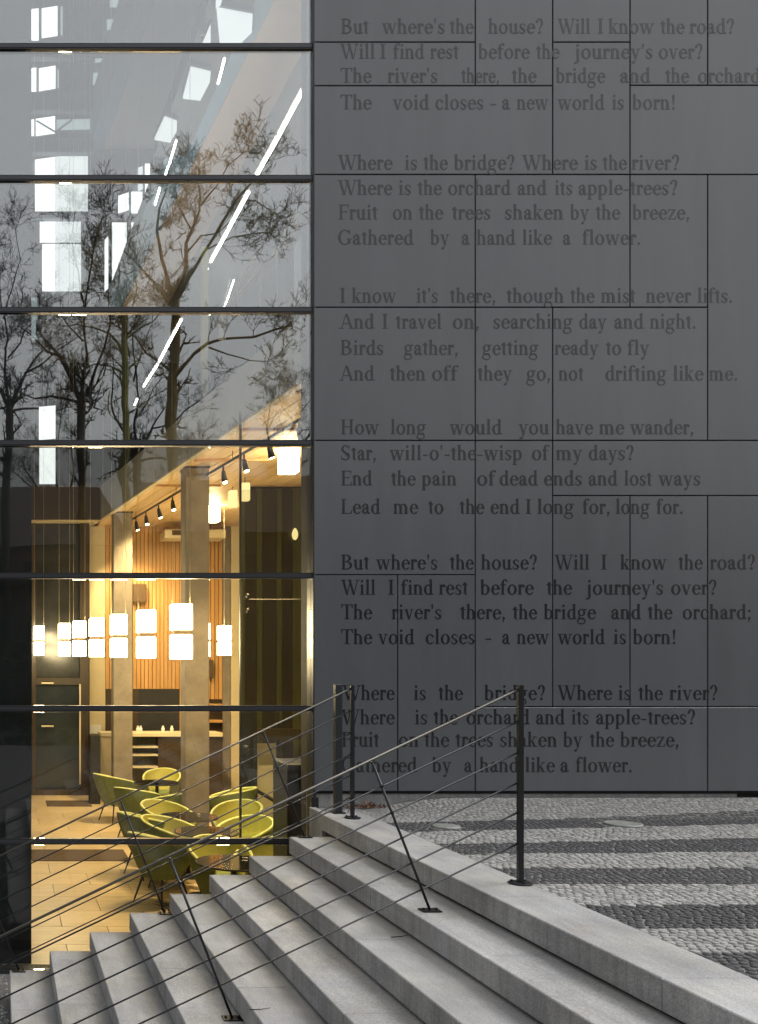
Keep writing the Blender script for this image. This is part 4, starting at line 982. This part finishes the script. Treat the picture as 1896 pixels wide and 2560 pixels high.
def limb_tree(limbs, yv, seed, m, label, dx=0, flip=None, dy=0, k=1.0, dens=1.0, depth=3, tw=55):
    """bare tree standing where the glass mirrors it; every limb is a tapering tube, twigs branch off again and again"""
    rd = random.Random(seed); yr0 = 2*YG - yv; sc_ = yv/F; q = MB()
    base = limbs[0][0][0][0]
    def W(px, py, d):
        px = (base + (px-base)*k*(-1 if flip else 1)) + dx; py = 2050 - (2050-py)*k + dy if py < 2050 else py
        return Vector(((px-VX)*sc_, d, EYE-(py-VY)*sc_))
    def twig(p, d, l, rr, lv):
        pts = [p]; rs = [rr]; dd = d.copy(); n = 3
        for i in range(n):
            dd = (dd + Vector((rd.gauss(0,.17), rd.gauss(0,.17), rd.gauss(.05,.13)))).normalized()
            pts.append(pts[-1] + dd*l/n); rs.append(max(rr*(1-.27*(i+1)), .006))
        q.tube(pts, rs, 3, cap=False)
        if lv <= 0: return
        for i in range(1, n+1):
            for j in range(2):
                if rd.random() < .58:
                    o = Vector((rd.gauss(0,1), rd.gauss(0,1), rd.gauss(.25,.8))).normalized()
                    twig(pts[i], (dd*.8+o*.9).normalized(), l*rd.uniform(.45,.75), max(rr*.62,.008), lv-1)
    z0 = FL-.35; root = W(*limbs[0][0][0], 0)
    for li, (pp, a, b, dep) in enumerate(limbs):
        P3 = []; n = len(pp)
        for i, (x, y) in enumerate(pp):
            t = i/(n-1); P3.append(W(x, y, dep*t*k*(yv/29)))
        if li == 0: P3[0].z = z0; P3[0].x = P3[1].x
        # finer, slightly crooked polyline
        Q = [P3[0]]; 
        for u, v in zip(P3, P3[1:]):
            L_ = (v-u).length; c = max(1, int(L_/.45))
            for e in range(1, c+1):
                j_ = Vector((rd.gauss(0,1), rd.gauss(0,1), rd.gauss(0,1)))*.025*min(1, L_) if e < c else Vector()
                Q.append(u.lerp(v, e/c) + j_)
        m_ = len(Q)-1; rs = [max((a+(b-a)*(i/m_)**.8)*.5*sc_*k, .012) for i in range(m_+1)]
        q.tube(Q, rs, 9 if li == 0 else 6, cap=False)
        st = int(m_*.75) if li == 0 else max(1, int(m_*.22))
        for i in range(st, m_+1):
            dd = (Q[i]-Q[i-1]).normalized(); frac = (i-st)/max(1, m_-st)
            for j in range(int(dens*(.5+1.3*frac)+rd.random())+ (6 if i == m_ else 0)):
                o = Vector((rd.gauss(0,1), rd.gauss(0,1), rd.gauss(.3,.8))).normalized()
                twig(Q[i], (dd*.7+o).normalized(), tw*sc_*k*rd.uniform(.55,1.25), max(rs[i]*.45, .010), depth if i > st+1 or li else depth-1)
    for n_ in range(len(q.v)):
        v = q.v[n_]; q.v[n_] = (v[0]-root.x, -v[1], v[2]-z0)
    t = thing('bare_tree', label, 'tree', (root.x, yr0, z0), 0, 'bare winter trees across the street')
    q.build('branches', m, t); return t
limb_tree(MAIN, 29.0, 3, M['bark2'], 'large forking bare tree mirrored in the middle of the glass')
limb_tree(SLIM, 38.0, 21, M['bark3'], 'slender olive barked tree mirrored left of the large one', dens=.9)
limb_tree(DARK, 34.0, 11, M['bark'], 'dark bare tree mirrored left of the slender one', dens=1.2)
limb_tree(DARK, 42.0, 5, M['bark'], 'bare tree mirrored at the left edge of the glass', dx=-190, flip=True, k=.97, dens=.75)
limb_tree(MAIN, 60.0, 8, M['bark'], 'bare tree mirrored at the right side of the glass', dx=262, k=.66, dens=1.3, tw=60)
limb_tree(SLIM, 62.0, 31, M['bark'], 'smaller bare tree mirrored right of the large one', dx=165, flip=True, k=.66, dens=1.6, tw=60)
limb_tree(DARK, 66.0, 41, M['bark'], 'broad bare tree mirrored far left beyond the others', dx=-70, k=.72, dens=1.0)
limb_tree(DARK, 56.0, 43, M['bark'], 'low bare tree mirrored behind the slender one', dx=130, k=.85, flip=True, dens=.75)
limb_tree(SLIM, 40.0, 51, M['bark'], 'bare tree across the street left of the view', dx=-700, dens=.7, depth=2)
limb_tree(MAIN, 44.0, 61, M['bark'], 'bare tree across the street opposite the poem wall', dx=900, flip=True, dens=.7, depth=2)
def house(x0, x1, yf, h, m, label, rh=3.0, nw=6, ns=3):
    t = thing('town_house', label, 'house', (x0, yf, FL-.35), 0, 'houses across the street')
    W = x1-x0; q = MB(); q.box((0,-9,0),(W,0,h)); q.build('wall', m, t)
    q = MB(); q.hexa([(-.3,-9.3,h),(W+.3,-9.3,h),(W+.3,.3,h),(-.3,.3,h),(.5,-5,h+rh),(W-.5,-5,h+rh),(W-.5,-4,h+rh),(.5,-4,h+rh)]); q.build('roof', M['roof'], t)
    ww = W/nw
    for i in range(nw):
        for j in range(ns):
            a = (i+.3)*ww; z = 1.1 + j*(h-1)/ns
            q = MB(); q.box((a,.001,z),(a+ww*.4,.05,z+1.6)); f = q.build('window', M['roof'], t)
            q = MB(); q.box((a+.08,.051,z+.08),(a+ww*.4-.08,.06,z+1.52)); q.build('pane', M['wglass'], f)
house(-34,-8,-24, 9.0, M['render'], 'dark rendered house across the street, left', nw=9)
house(-7.5,5.5,-27, 8.2, M['brick'], 'red brown brick house across the street, middle', nw=5, rh=3.4)
house(6,30,-25, 8.6, M['render'], 'dark rendered house across the street, right', nw=8)
# hedge belt
mb = MB(); rd = random.Random(4)
for i in range(9000):
    x = rd.uniform(-26,26); y = -17 + rd.gauss(0,.7); z = FL-.3 + abs(rd.random())*(3.3+math.sin(x*.9)*.5+math.sin(x*.37)*.6)
    r = rd.uniform(.10,.24); a = Matrix.Rotation(rd.random()*6.3, 3, Vector((rd.random()-.5,rd.random()-.5,rd.random()-.5)).normalized())
    mb.poly([Vector((x,y,z)) + a @ Vector(v)*r for v in ((-1,0,0),(0,-.6,0),(1,0,0),(0,.6,0))])
mb.build('hedge', M['hedge'], None, label='long dark hedge across the street behind the viewer', cat='hedge')
for o in list(bpy.data.objects):
    if o.type == 'MESH' and 'line_of_lettering' in o.name: o.visible_shadow = True
